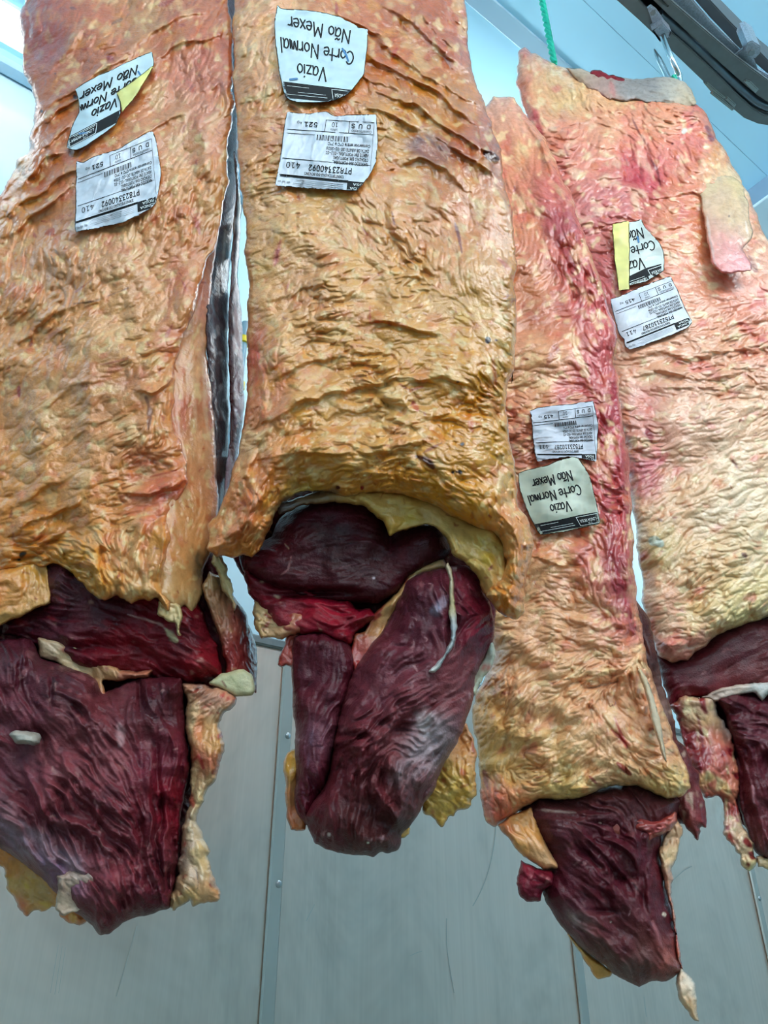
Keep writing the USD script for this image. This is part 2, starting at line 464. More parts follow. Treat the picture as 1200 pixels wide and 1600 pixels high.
def piece(parent, name, poly, Y, mat, colors, flow=((0, 0, 0),), wrinkles=((5, 12, 0.0016), (2.2, 7, 0.0007)), bulge=(60, 0.03), back=0.05, fray=1.2,
          folds=(), strokes=(), spots=(), blobs=(), flecks=0, fleck_color=(140, 26, 26), patches=(), lumps=0.004, billow=True, step=1.8, label=None, key=None, pits=(), spread=18.0, tilt=None):
    """One part. poly: its outline on the sheet. Y: distance of its plane, a number or a function of the sheet's coordinates. colors: (x, y, (r, g, b)) tint samples, some darkened for shade or against a lamp.
    flow: (x, y, degrees) directions of its wrinkles or fibres. folds: (polyline, height, width above, width below). strokes: (polyline, width, colour, strength)."""
    g = rng()
    poly = ragged(poly, fray, g)
    x0, y0 = np.floor(poly.min(0)).astype(int) - 6
    x1, y1 = np.ceil(poly.max(0)).astype(int) + 6
    w, h = x1 - x0, y1 - y0
    X, Yp = np.meshgrid(np.arange(x0, x1, dtype=float), np.arange(y0, y1, dtype=float))
    inside = fill(poly, x0, y0, w, h)
    d = ndi.distance_transform_edt(inside)
    wx, wy = smooth_noise((h, w), 14, g) * 9 + smooth_noise((h, w), 4, g) * 3, smooth_noise((h, w), 14, g) * 9 + smooth_noise((h, w), 4, g) * 3
    # relief
    R, B = bulge
    hgt = B * np.sqrt(np.maximum(0, 1 - (1 - np.clip(d / R, 0, 1)) ** 2))
    fade = np.clip(d / 7.0, 0, 1) * 0.75 + 0.25
    fade = np.where(inside, fade, 0.25)
    ang = np.radians([f[2] for f in flow])
    co = shepard(X, Yp, [f[:2] for f in flow], np.stack([np.cos(2 * ang), np.sin(2 * ang)], 1), 3.0, 25.0)
    th = 0.5 * np.arctan2(co[..., 1], co[..., 0]) + 0.22 * smooth_noise((h, w), 16, g) + 0.15 * smooth_noise((h, w), 6, g)
    cx, sy = np.cos(th).astype(np.float32), np.sin(th).astype(np.float32)
    calm = np.clip(0.75 + 0.33 * smooth_noise((h, w), 30, g), 0.45, 1.5)
    for sg, n, amp in wrinkles:
        amp = amp * (1.35 if mat is M_FAT else 1.1)
        z = swept(smooth_noise((h, w), sg, g).astype(np.float32), cx, sy, n, sg >= 3.9)
        if billow:
            z = 1.55 * (1 - np.exp(-1.1 * np.abs(z))) - 0.75
        hgt += amp * z * fade * calm
    if lumps:
        hgt += lumps * smooth_noise((h, w), 22, g) * fade
        hgt += 0.35 * lumps * smooth_noise((h, w), 9, g) * fade
    for line, amp, wu, wd in folds:
        r = stroke_distance(line, x0, y0, w, h, 3.2 * max(wu, wd) + 8)
        if r is None:
            continue
        sl, ds, sgn, al = r
        jit = wy[sl] * 0.25
        sd = ds * sgn + jit
        prof = np.where(sd > 0, np.exp(-(sd / wd) ** 2), np.exp(-(sd / wu) ** 2))
        ends = np.clip(np.minimum(al, 1 - al) * 5, 0, 1)
        hgt[sl] += amp * prof * (0.35 + 0.65 * ends) * np.clip(d[sl] / 4, 0, 1)
    for (x, y, rx, ry, dep) in pits:
        hgt += dep * np.exp(-((X - x) / rx) ** 2 - ((Yp - y) / ry) ** 2) * fade
    # tint
    col = shepard(X, Yp, [c[:2] for c in colors], [lin(c[2]) for c in colors], 3.2, spread, (wx, wy))
    streak = swept(smooth_noise((h, w), 2.0, g).astype(np.float32), cx, sy, 8)
    col *= (1 + 0.045 * streak)[..., None]
    if mat is M_FAT and inside.sum() > 20000:
        patches = list(patches) + [((238, 222, 178), 3.5, .75, .6), ((202, 118, 58), 4.5, .85, .45)]
    for rgb, sg, thr, strength in patches:
        z = 0.6 * smooth_noise((h, w), sg, g) + 0.5 * swept(smooth_noise((h, w), max(1.5, sg * 0.35), g).astype(np.float32), cx, sy, 6, True)
        a = np.clip((z - thr) / 0.7, 0, 1) * strength
        col += a[..., None] * (lin(rgb) - col)
    for (x, y, rx, ry, deg, rgb, strength) in blobs:
        ca, sa = math.cos(math.radians(deg)), math.sin(math.radians(deg))
        u, v = (X - x + 0.35 * wx), (Yp - y + 0.35 * wy)
        q = ((u * ca + v * sa) / rx) ** 2 + ((-u * sa + v * ca) / ry) ** 2
        a = np.clip(1.35 * np.exp(-q ** 1.3 * 0.9) - 0.12, 0, 1) * strength * np.clip(0.8 + 0.35 * streak, 0, 1)
        col += a[..., None] * (lin(rgb) - col)
    st = list(strokes)
    ins = np.argwhere(inside)
    for _ in range(flecks):
        r, c = ins[g.integers(len(ins))]
        a = th[r, c] + g.normal(0, 0.7) + (math.pi / 2 if g.random() < 0.35 else 0)
        q, line = np.array([c + x0, r + y0], float), []
        for _ in range(g.integers(2, 6)):
            line.append(tuple(q))
            a += g.normal(0, 0.55)
            q = q + np.array([math.cos(a), math.sin(a)]) * g.uniform(1.2, 4.0)
        line.append(tuple(q))
        st.append((line, g.uniform(0.6, 1.5), fleck_color, g.uniform(0.25, 0.75)))
    for line, wd, rgb, strength in st:
        r = stroke_distance(line, x0, y0, w, h, wd * 3 + 6)
        if r is None:
            continue
        sl, ds, sgn, al = r
        ds = ds + 0.16 * np.minimum(wd, 4) * (wx[sl] * 0.35 + streak[sl])
        taper = 0.45 + 0.55 * np.clip(np.minimum(al, 1 - al) * 4, 0, 1)
        a = np.clip(1.25 - ds / (wd * taper), 0, 1) * strength
        col[sl] += a[..., None] * (lin(rgb) - col[sl])
    for (x, y, r, rgb) in spots:
        q = np.hypot(X - x + 0.2 * wx, Yp - y + 0.2 * wy)
        a = np.clip((r - q) / 1.0, 0, 1)
        col += a[..., None] * (lin(rgb) - col)
    rich = 0.30 if mat is M_FAT else 0.22 if mat is M_MEAT else 0.0
    if rich:
        col = np.maximum(col, 1e-4)
        col = col * (col / col.max(-1, keepdims=True)) ** rich
    if mat is M_FAT:
        col = col * HUE[0]
    elif mat is M_SKIN or mat is M_BONE:
        col = col * np.array([0.92, 0.82, 0.72])
    col = np.clip(col, 0.002, 0.95)
    # the surface's distance from the eye, then vertices
    Yf = Y(X, Yp) if callable(Y) else np.full(X.shape, float(Y))
    D = rays(X, Yp)
    t = Yf / D[..., 1] - hgt
    if key:
        FIELDS[key] = (x0, y0, t)
    gy, gx = np.mgrid[0:h:step * 0.866, 0:w:step]
    gx = gx + (np.arange(gx.shape[0]) % 2)[:, None] * step * 0.5
    gp = np.stack([gx.ravel(), gy.ravel()], 1)
    gp += g.uniform(-0.15, 0.15, gp.shape) * step
    dd = ndi.map_coordinates(d, [gp[:, 1], gp[:, 0]], order=1, mode="constant")
    gp = gp[dd > 1.3]
    bd = poly - [x0, y0]
    P = np.vstack([bd, gp])
    tri = Delaunay(P).simplices
    pg = Polygon(bd)
    c = P[tri].mean(1)
    near = (tri < len(bd)).sum(1) >= 1
    keep = np.ones(len(tri), bool)
    shapely.prepare(pg)
    keep[near] = shapely.contains_xy(pg, c[near, 0], c[near, 1])
    tri = tri[keep]
    crs = np.cross(P[tri[:, 1]] - P[tri[:, 0]], P[tri[:, 2]] - P[tri[:, 0]])
    tri = tri[np.abs(crs) > 1e-6]
    crs = crs[np.abs(crs) > 1e-6]
    tri[crs > 0] = tri[crs > 0][:, [0, 2, 1]]            # sheet y runs down: this makes the front face the eye
    yx = [P[:, 1], P[:, 0]]
    tv = ndi.map_coordinates(t, yx, order=1, mode="nearest")
    Yb = ndi.map_coordinates(Yf, [bd[:, 1], bd[:, 0]], order=1, mode="nearest")
    dirs = rays(P[:, 0] + x0, P[:, 1] + y0)
    tv[:len(bd)] = Yb / dirs[:len(bd), 1]
    V = CAM + dirs * tv[:, None]
    C = np.stack([ndi.map_coordinates(col[..., k], yx, order=1, mode="nearest") for k in range(3)], 1)
    # the back, coarser
    sb = 9.0
    by, bx = np.mgrid[0:h:sb, 0:w:sb]
    bp = np.stack([bx.ravel(), by.ravel()], 1).astype(float)
    db = ndi.map_coordinates(d, [bp[:, 1], bp[:, 0]], order=1)
    bp, db = bp[db > 4], db[db > 4]
    Q = np.vstack([bd, bp])
    tb = Delaunay(Q).simplices
    cb = Q[tb].mean(1)
    tb = tb[shapely.contains_xy(pg, cb[:, 0], cb[:, 1])]
    cr = np.cross(Q[tb[:, 1]] - Q[tb[:, 0]], Q[tb[:, 2]] - Q[tb[:, 0]])
    tb = tb[np.abs(cr) > 1e-6]
    cr = cr[np.abs(cr) > 1e-6]
    tb[cr < 0] = tb[cr < 0][:, [0, 2, 1]]
    if len(bp):
        db2 = back * np.sqrt(np.maximum(0, 1 - (1 - np.clip(db / R, 0, 1)) ** 2))
        rb = rays(bp[:, 0] + x0, bp[:, 1] + y0)
        yb = ndi.map_coordinates(Yf, [bp[:, 1], bp[:, 0]], order=1, mode="nearest")
        Vb = CAM + rb * (yb / rb[:, 1] + db2)[:, None]
        Cb = np.stack([ndi.map_coordinates(col[..., k], [bp[:, 1], bp[:, 0]], order=1, mode="nearest") for k in range(3)], 1)
        V, C = np.vstack([V, Vb]), np.vstack([C, Cb])
    tb = np.where(tb >= len(bd), tb + len(P) - len(bd), tb)
    F = np.vstack([tri, tb])
    return obj(name, (V, F), mat, parent, smooth=True, col=C, label=label)


def hang_point(x, y, Y):
    return on_plane_y(np.array(x), np.array(y), Y)


# ------------------------------------------------------------------ the beef
BLOOD, DARKB = (150, 22, 24), (84, 18, 14)
MEAT, MEATD, MEATL = (98, 38, 46), (66, 22, 30), (122, 62, 64)
CREAM, GOLD, WHITEF = (226, 200, 150), (222, 170, 70), (222, 214, 200)
MEATW = ((4.0, 20, 0.0012), (1.6, 12, 0.0007))
FATW = ((6.0, 14, 0.0022), (2.6, 8, 0.0013))
GROUP = "beef pieces hanging in the cold room"

# ---- beef piece 1: far left, cut off by the frame
q1 = thing("beef_quarter", "leftmost hanging beef piece, orange fat with a dark silvery side, cut by the left edge", "beef", hang_point(150, 1440, 0.60), GROUP)
Y1 = lambda x, y: 0.575 + 0.00018 * np.maximum(0, 140 - x)
piece(q1, "fat_layer", [(48, -60), (42, 5), (29, 22), (28, 40), (34, 58), (35, 74), (36, 95), (37, 119), (51, 137), (50, 144), (56, 155), (55, 171), (52, 196), (45, 216), (43, 234), (27, 252), (25, 266), (18, 277), (9, 286), (0, 304),
    (-30, 330), (-80, 420), (-110, 600), (-110, 800), (-80, 930), (-40, 925), (10, 900), (40, 884), (52, 882), (62, 886), (70, 888), (84, 882), (98, 886), (115, 896), (129, 910), (136, 921), (150, 931), (164, 940), (182, 931), (194, 938), (206, 945), (213, 936), (224, 935),
    (234, 938), (245, 933), (251, 946), (264, 956), (268, 940), (256, 925), (252, 905), (259, 868), (266, 840), (262, 812), (280, 772), (292, 753), (290, 725), (283, 690), (268, 662), (273, 620), (276, 567), (280, 540),
    (301, 490), (320, 420), (338, 385), (346, 340), (355, 290), (358, 220), (365, 160), (363, 100), (360, 40), (361, -60)],
    Y1, M_FAT,
    [(60, 40, (180, 115, 98)), (150, 40, (192, 122, 78)), (220, 20, (190, 150, 100)), (280, 40, (194, 120, 64)), (345, 100, (192, 114, 64)), (100, 180, (192, 124, 68)), (60, 260, (192, 124, 60)), (15, 300, (215, 150, 60)), (200, 180, (205, 145, 95)),  # samples near the top darkened against the brighter lamp light there
     (280, 200, (216, 166, 125)), (310, 130, (205, 140, 110)), (310, 300, (222, 175, 120)), (180, 300, (215, 165, 130)), (100, 340, (212, 162, 128)), (200, 400, (222, 180, 138)), (100, 420, (216, 168, 122)), (300, 400, (218, 160, 112)), (80, 520, (218, 168, 114)), (190, 530, (222, 180, 130)),
     (250, 600, (222, 165, 108)), (150, 600, (205, 155, 115)), (100, 640, (220, 172, 120)), (180, 680, (218, 168, 118)), (60, 720, (220, 168, 108)), (250, 760, (222, 150, 115)), (60, 820, (214, 152, 70)), (150, 800, (216, 158, 92)), (160, 870, (226, 172, 110)), (210, 870, (228, 184, 135)), (250, 850, (226, 166, 80)), (120, 890, (224, 176, 80)), (20, 880, (216, 152, 72))],
    flow=[(60, 40, -62), (150, 40, -55), (260, 30, -60), (100, 160, -40), (60, 250, -50), (200, 200, -32), (150, 60, -48), (310, 100, -80), (230, 240, -30), (60, 350, -60), (300, 320, -60), (200, 420, -25), (80, 460, -60), (200, 540, -30), (80, 620, -50), (200, 640, -20), (100, 720, -40), (60, 800, -32), (160, 780, -30), (180, 880, 70), (230, 880, 88), (120, 870, 30), (255, 650, 85), (250, 760, -20), (310, 460, -65)],
    wrinkles=((6.5, 14, 0.0028), (3.0, 8, 0.0019), (1.5, 5, 0.0008)), bulge=(30, 0.018), back=0.07, fray=1.3, flecks=150,
    folds=[([(70, 165), (120, 135), (170, 100), (215, 75)], .009, 8, 4), ([(60, 200), (95, 170), (125, 150)], .009, 7, 3), ([(50, 250), (80, 215), (110, 185)], .009, 8, 4), ([(30, 290), (70, 245), (105, 235)], .009, 9, 4), ([(20, 330), (75, 285), (120, 260)], .009, 10, 4),
           ([(10, 375), (60, 330), (110, 290)], .009, 9, 4), ([(180, 80), (260, 40), (330, 10)], .009, 9, 5), ([(240, 90), (300, 65), (350, 55)], .009, 9, 4), ([(75, 110), (110, 70), (150, 20)], .007, 10, 5), ([(200, 235), (250, 200), (300, 170)], .007, 9, 4),
           ([(312, 95), (318, 160), (322, 230), (335, 320)], .005, 9, 10), ([(0, 545), (40, 525), (80, 490), (130, 475)], .006, 12, 4), ([(215, 610), (235, 615), (262, 600), (275, 570)], .007, 12, 3), ([(205, 770), (235, 770), (265, 755), (285, 752)], .009, 16, 4), ([(10, 835), (50, 812), (90, 800), (130, 775)], .006, 10, 4),
           ([(30, 860), (80, 840), (115, 818)], .005, 9, 4), ([(5, 795), (50, 770), (110, 740)], .005, 10, 4), ([(225, 800), (215, 850), (208, 920)], .006, 8, 8), ([(255, 800), (255, 850), (250, 900)], .006, 10, 6), ([(185, 830), (182, 880), (186, 925)], .005, 8, 8), ([(140, 850), (150, 890), (160, 930)], .005, 8, 8), ([(60, 640), (120, 600), (150, 590)], .004, 10, 4), ([(90, 700), (140, 660), (190, 640)], .004, 10, 4)],
    strokes=[([(200, 450), (180, 458), (150, 470), (115, 475)], 1.6, DARKB, .7), ([(150, 430), (140, 440), (118, 456)], 1.5, BLOOD, .6), ([(235, 440), (280, 435), (290, 445)], 3, (190, 60, 70), .5), ([(285, 440), (292, 455)], 2.2, BLOOD, .8), ([(305, 340), (312, 365)], 4.5, (170, 45, 62), .6), ([(95, 690), (85, 710)], 1.8, DARKB, .8), ([(50, 525), (48, 540)], 2.2, BLOOD, .7), ([(30, 605), (30, 620)], 2, BLOOD, .8), ([(228, 620), (234, 640), (232, 672)], 2.4, DARKB, .65),
             ([(270, 505), (260, 525)], 2.2, BLOOD, .6), ([(170, 88), (178, 94)], 5, (150, 40, 50), .8), ([(250, 8), (270, 0)], 6, (140, 35, 55), .6), ([(110, 12), (118, 14)], 3.2, (60, 25, 45), .8), ([(190, 30), (175, 38)], 3, (90, 80, 70), .6), ([(285, 105), (300, 140)], 5, (165, 70, 70), .45), ([(75, 365), (82, 360)], 5, (165, 50, 45), .6), ([(235, 745), (275, 735)], 2, BLOOD, .6), ([(200, 560), (160, 570), (145, 565)], 1.4, BLOOD, .5), ([(60, 575), (40, 590)], 1.2, BLOOD, .5)],
    spots=[(34, 864, 5.5, (26, 18, 16)), (30, 872, 3, (40, 26, 22)), (118, 150, 4.5, (45, 20, 22)), (66, 173, 3, (60, 30, 30)), (85, 115, 2.2, (70, 30, 40)), (5, 892, 3, (90, 80, 80)), (82, 366, 2, BLOOD), (158, 510, 1.8, BLOOD)],
    blobs=[(285, 450, 22, 14, 0, (205, 95, 92), .5), (260, 765, 26, 16, -20, (215, 100, 85), .6), (240, 800, 20, 30, 60, (222, 130, 110), .6), (240, 560, 22, 10, -20, (226, 222, 170), .5), (205, 590, 26, 12, -20, (190, 130, 115), .4), (120, 545, 30, 14, -30, (230, 200, 160), .5), (70, 55, 40, 60, 20, (168, 100, 98), .6), (330, 250, 12, 60, 5, (226, 160, 120), .5)],  # the purplish blob at upper left paints shading into the fat
    patches=[((232, 208, 165), 9, 0.5, .5), ((208, 120, 95), 12, 0.8, .45), ((222, 165, 70), 12, 0.9, .4)], step=1.55, key="q1")
piece(q1, "inner_fat", [(-80, 905), (20, 885), (58, 878), (72, 890), (77, 915), (80, 942), (60, 950), (35, 962), (4, 977), (-40, 990), (-80, 990)], 0.59, M_FAT,
    [(0, 920, (214, 150, 85)), (50, 900, (220, 178, 95)), (70, 940, (228, 200, 150)), (20, 965, (226, 190, 130)), (40, 930, (222, 165, 100))], flow=[(0, 930, -30), (70, 920, 80)], bulge=(20, 0.012), back=.03, flecks=12, wrinkles=((5, 10, .0012), (2, 6, .0006)))
piece(q1, "side_fat", [(330, 300), (346, 335), (340, 385), (331, 440), (327, 480), (325, 550), (332, 620), (340, 725), (341, 777), (338, 815), (330, 860), (318, 890), (318, 930), (300, 960), (287, 945), (278, 955), (262, 945), (246, 930), (245, 860), (255, 780), (270, 720), (258, 640), (266, 540), (300, 470), (315, 400)],
    lambda x, y: 0.585 + 0.00045 * (x - 280), M_FAT, [(300, 520, (222, 180, 140)), (310, 600, (226, 188, 150)), (290, 640, (205, 145, 115)), (310, 700, (222, 180, 140)), (325, 760, (218, 168, 130)), (300, 800, (222, 178, 130)), (280, 880, (225, 175, 120)), (310, 850, (220, 172, 120)), (322, 890, (160, 140, 110)), (300, 940, (226, 196, 150)), (330, 380, (224, 170, 130)), (325, 460, (226, 170, 150))],
    flow=[(300, 500, 95), (310, 700, 85), (300, 900, 85)], wrinkles=((3, 26, .0008), (1.6, 16, .0005)), bulge=(26, .012), back=.04, flecks=20, fray=.8, lumps=.001,
    strokes=[([(287, 560), (286, 640), (292, 700)], 3, (190, 110, 95), .5), ([(316, 520), (320, 640), (330, 720)], 2, (236, 215, 190), .5), ([(303, 500), (300, 600), (310, 690)], 1.6, (236, 212, 186), .45), ([(325, 600), (331, 700)], 1.6, (190, 130, 120), .5)],
    blobs=[(315, 880, 12, 26, 10, (95, 90, 75), .8)], label="pale peach strip of fat down the cut side")
piece(q1, "membrane", [(354, -60), (374, -60), (373, 100), (372, 200), (372, 260), (374, 300), (361, 380), (356, 440), (356, 520), (356, 600), (357, 690), (358, 745), (352, 800), (348, 850), (334, 850), (334, 800), (336, 725), (328, 620), (322, 550), (322, 470), (330, 430), (338, 380), (345, 330), (352, 280)],  # top stretch is a dark sheet for the shaded gap between pieces
    lambda x, y: 0.605 + 0.0015 * (x - 325), M_SKIN, [(350, 400, (71, 60, 71)), (340, 480, (62, 43, 51)), (350, 560, (73, 59, 68)), (338, 620, (60, 42, 48)), (352, 680, (62, 46, 53)), (345, 760, (100, 84, 82)), (360, 300, (105, 80, 88)), (358, 240, (64, 36, 42)), (362, 60, (60, 30, 34)), (345, 830, (112, 96, 84))],  # tints darkened against the lamp behind, darkest where the gap is shaded
    flow=[(345, 400, 100), (345, 600, 88), (350, 760, 98)], wrinkles=((3.0, 20, .0010), (1.3, 10, .0008)), bulge=(14, .010), back=.03, flecks=0, fray=.7, lumps=.001, patches=[((190, 196, 208), 3, 1.2, .4), ((72, 28, 40), 5, .7, .6)],
    strokes=[([(335, 470), (333, 560), (338, 640)], 2.5, (80, 38, 48), .5), ([(352, 360), (348, 420)], 4, (215, 228, 232), .6)], billow=False, label="dark silvery membrane along the cut side, its dark top standing for the shaded gap")
piece(q1, "backbone", [(366, 235), (372, 260), (377, 330), (374, 400), (371, 430), (376, 470), (379, 520), (379, 560), (382, 620), (379, 655), (372, 700), (366, 740), (356, 790), (348, 800), (352, 740), (358, 690), (359, 600), (358, 520), (359, 440), (363, 380), (368, 300)],
    lambda x, y: 0.635 + 0.0012 * (x - 360), M_SKIN, [(372, 420, (190, 180, 200)), (370, 520, (205, 185, 200)), (374, 600, (200, 185, 205)), (370, 680, (180, 165, 190)), (362, 760, (150, 130, 150)), (374, 320, (200, 225, 232)), (370, 260, (90, 60, 70))],
    flow=[(370, 500, 90)], wrinkles=((2.4, 12, .0008), (1.2, 6, .0006)), bulge=(9, .008), back=.03, fray=.7, lumps=.0005, patches=[((235, 240, 245), 3, 1.0, .6)], billow=False, label="pale split backbone edge with dark red cut lines",
    strokes=[([(372, 270), (369, 330), (367, 440), (362, 462), (361.5, 500), (361, 524), (360, 545), (361.5, 560), (361, 590), (362, 635), (364, 690), (362, 740)], 3.6, (70, 8, 14), 1.0), ([(371, 470), (374, 482), (374, 490)], 5, (70, 10, 18), .97), ([(372, 486), (376, 521)], 1.8, (110, 20, 35), .95), ([(368, 555), (372, 566), (371, 572)], 5.5, (70, 10, 18), .97), ([(369, 574), (377, 617)], 2, (105, 20, 34), .9), ([(372, 648), (376, 660), (372, 680)], 5, (70, 10, 18), .97), ([(374, 350), (376, 400)], 2, (100, 20, 30), .8)])
piece(q1, "upper_muscle", [(60, 870), (120, 870), (250, 915), (300, 925), (335, 1000), (350, 1060), (292, 1072), (200, 1062), (140, 1050), (60, 1008), (5, 990), (3, 972), (35, 955), (68, 940)], 0.615, M_MEAT,
    [(100, 910, (66, 26, 34)), (180, 950, (70, 26, 34)), (100, 980, (74, 24, 36)), (240, 980, (110, 20, 34)), (180, 1000, (118, 18, 32)), (280, 1000, (90, 22, 32)), (230, 1040, (120, 30, 40)), (320, 1040, (130, 30, 40))],
    flow=[(100, 960, 15), (250, 990, 20)], wrinkles=MEATW, bulge=(40, .03), back=.05, billow=False, patches=[((190, 150, 135), 4, 1.5, .55), ((135, 20, 34), 8, .7, .5)],
    strokes=[([(200, 960), (250, 975), (262, 985)], 1.6, (200, 160, 150), .6), ([(260, 985), (275, 1000)], 4, (205, 190, 150), .7)], pits=[(150, 1010, 60, 10, -.008)])
piece(q1, "connective_tissue", [(58, 996), (84, 1000), (120, 1010), (148, 1026), (190, 1044), (220, 1050), (240, 1046), (232, 1060), (190, 1064), (160, 1064), (172, 1090), (184, 1120), (190, 1150), (176, 1130), (150, 1085), (120, 1055), (84, 1034), (62, 1026)], 0.603, M_FAT,
    [(80, 1015, (196, 180, 160)), (110, 1030, (222, 200, 160)), (150, 1045, (215, 180, 140)), (200, 1055, (200, 140, 120)), (170, 1090, (190, 110, 95)), (182, 1125, (160, 50, 60))], flow=[(100, 1020, 25), (170, 1100, 65)], bulge=(9, .009), back=.02, fray=1.2, wrinkles=((2.5, 12, .0009), (1.2, 6, .0004)),
    patches=[((150, 25, 35), 6, .9, .7)], label="white and cream connective tissue")
piece(q1, "chine_bone", [(326, 890), (348, 905), (372, 940), (384, 960), (397, 1000), (400, 1040), (400, 1084), (385, 1062), (350, 1058), (352, 1048), (346, 1012), (330, 962), (314, 916)], lambda x, y: 0.60 + 0.0006 * (x - 320), M_FAT,
    [(330, 910, (185, 160, 120)), (345, 950, (205, 165, 135)), (365, 980, (190, 120, 110)), (390, 1000, (150, 70, 80)), (395, 1060, (170, 90, 90)), (360, 1030, (160, 70, 75)), (380, 960, (175, 110, 105))], flow=[(360, 980, 75)], wrinkles=((2.2, 16, .0012), (1.2, 8, .0007)), bulge=(22, .02), back=.05, fray=1.0, lumps=.002,
    patches=[((120, 22, 34), 5, .8, .7), ((228, 200, 165), 4, 1.0, .6)])
piece(q1, "bone_end", [(326, 1068), (344, 1052), (362, 1048), (380, 1046), (394, 1056), (399, 1078), (394, 1087), (368, 1087), (346, 1078)], 0.595, M_BONE, [(350, 1065, (206, 200, 160)), (380, 1070, (190, 188, 150)), (392, 1076, (212, 206, 170))], flow=[(360, 1065, -10)], wrinkles=((3, 6, .0006),), bulge=(8, .006), back=.03, fray=.7, lumps=.001, label="sawn pale bone end",
    strokes=[([(347, 1064), (354, 1074)], .9, (120, 20, 28), .8), ([(360, 1056), (372, 1072), (386, 1078)], 1.2, (160, 160, 120), .6)])
piece(q1, "torn_fat", [(248, 925), (262, 935), (280, 945), (290, 962), (284, 985), (292, 990), (280, 994), (272, 975), (258, 972), (246, 960)], 0.575, M_FAT, [(260, 940, (226, 196, 150)), (280, 970, (214, 208, 170)), (268, 960, (224, 205, 160))], flow=[(268, 960, 60)], bulge=(7, .008), back=.015, fray=2.2, wrinkles=((2, 5, .0012),), lumps=.002)
piece(q1, "torn_fat", [(332, 855), (344, 872), (352, 895), (366, 915), (374, 945), (366, 960), (354, 930), (340, 905), (330, 880)], 0.59, M_FAT, [(340, 880, (190, 188, 150)), (360, 920, (214, 205, 165)), (368, 950, (205, 180, 150))], flow=[(350, 900, 60)], bulge=(6, .008), back=.015, fray=2.4, wrinkles=((2, 5, .0012),), lumps=.002)
piece(q1, "lower_muscle", [(-80, 1000), (-20, 1005), (10, 998), (50, 1000), (64, 1028), (110, 1040), (150, 1062), (160, 1085), (220, 1056), (285, 1060), (290, 1120), (294, 1200), (288, 1240), (280, 1320), (277, 1370), (266, 1420), (240, 1428), (216, 1432), (192, 1442), (172, 1459), (156, 1461), (140, 1445), (110, 1420), (60, 1370), (20, 1338), (-10, 1322), (-80, 1280)],
    0.605, M_MEAT, [(40, 1040, (72, 28, 38)), (90, 1080, (70, 30, 36)), (30, 1100, (96, 44, 52)), (150, 1120, (108, 54, 58)), (240, 1100, (70, 22, 30)), (180, 1180, (128, 68, 72)), (250, 1200, (104, 38, 50)), (100, 1200, (134, 72, 76)), (20, 1200, (126, 70, 78)), (60, 1260, (90, 34, 42)), (140, 1280, (100, 44, 50)), (230, 1300, (96, 34, 42)), (20, 1290, (125, 88, 92)), (80, 1340, (130, 92, 98)), (180, 1380, (118, 54, 60)), (250, 1400, (86, 30, 40)), (170, 1440, (96, 44, 48)), (275, 1250, (110, 20, 36))],
    flow=[(40, 1050, 60), (100, 1100, 45), (150, 1150, 40), (240, 1120, 88), (250, 1250, 84), (60, 1230, 50), (100, 1280, 60), (160, 1300, 40), (180, 1380, 60), (250, 1380, 75), (20, 1280, 40)],
    wrinkles=((4.5, 22, .0020), (1.8, 14, .0012)), bulge=(60, .040), back=.06, billow=False, fray=1.0, patches=[((150, 96, 98), 4, 1.1, .55), ((58, 18, 28), 9, .8, .5)], flecks=60, fleck_color=(170, 130, 125),
    folds=[([(40, 1190), (60, 1240), (80, 1280), (120, 1300)], .008, 12, 5), ([(70, 1200), (80, 1250), (110, 1290), (160, 1300)], .006, 8, 5), ([(100, 1180), (110, 1230), (105, 1260)], .006, 7, 5), ([(130, 1220), (150, 1270), (150, 1300)], .005, 8, 5)],
    pits=[(245, 1210, 5, 45, -.010), (252, 1260, 4, 30, -.008), (220, 1090, 6, 30, -.006), (180, 1072, 16, 8, -.010), (262, 1380, 3, 25, -.006), (80, 1082, 3, 20, -.005)],
    strokes=[([(232, 1190), (238, 1230), (244, 1290)], 2.2, (45, 12, 20), .8), ([(240, 1330), (256, 1370), (258, 1400)], 2.2, (40, 12, 20), .8), ([(84, 1060), (86, 1080)], 2, (40, 14, 20), .7), ([(65, 1085), (100, 1096)], 1.2, (50, 20, 26), .7), ([(186, 1130), (190, 1150), (186, 1165)], 5, (190, 150, 150), .6), ([(180, 1195), (205, 1205), (208, 1225)], 4, (160, 100, 90), .6), ([(30, 1280), (60, 1310), (110, 1345), (130, 1370)], 10, (150, 128, 135), .55)],  # dark strokes beside the pits darken the creases by colour
    blobs=[(40, 1320, 60, 16, 38, (140, 118, 128), .7), (90, 1370, 44, 16, 35, (128, 100, 122), .6)])
piece(q1, "silver_skin", [(88, 1366), (110, 1356), (140, 1352), (156, 1372), (154, 1400), (165, 1392), (190, 1395), (205, 1402), (190, 1420), (160, 1432), (130, 1424), (100, 1436), (86, 1420), (92, 1390)], 0.579, M_SKIN,
    [(110, 1370, (175, 150, 140)), (140, 1370, (170, 145, 140)), (110, 1410, (205, 180, 160)), (170, 1405, (120, 100, 95)), (195, 1405, (150, 125, 115))], flow=[(120, 1390, 40), (180, 1400, 10)], bulge=(12, .006), back=.02, fray=1.6, wrinkles=((3, 10, .001), (1.4, 6, .0007)), patches=[((120, 90, 90), 6, .6, .6)], label="greyish torn silver skin")
piece(q1, "white_tendon", [(14, 1147), (22, 1143), (40, 1143), (60, 1145), (64, 1150), (63, 1162), (56, 1166), (40, 1167), (22, 1162)], 0.563, M_SKIN, [(30, 1154, (168, 166, 160)), (55, 1156, (150, 148, 145)), (15, 1125, (190, 170, 165))], flow=[(40, 1155, 5)], bulge=(7, .004), back=.015, fray=1.0, wrinkles=((2, 8, .0008),), label="short white tendon")
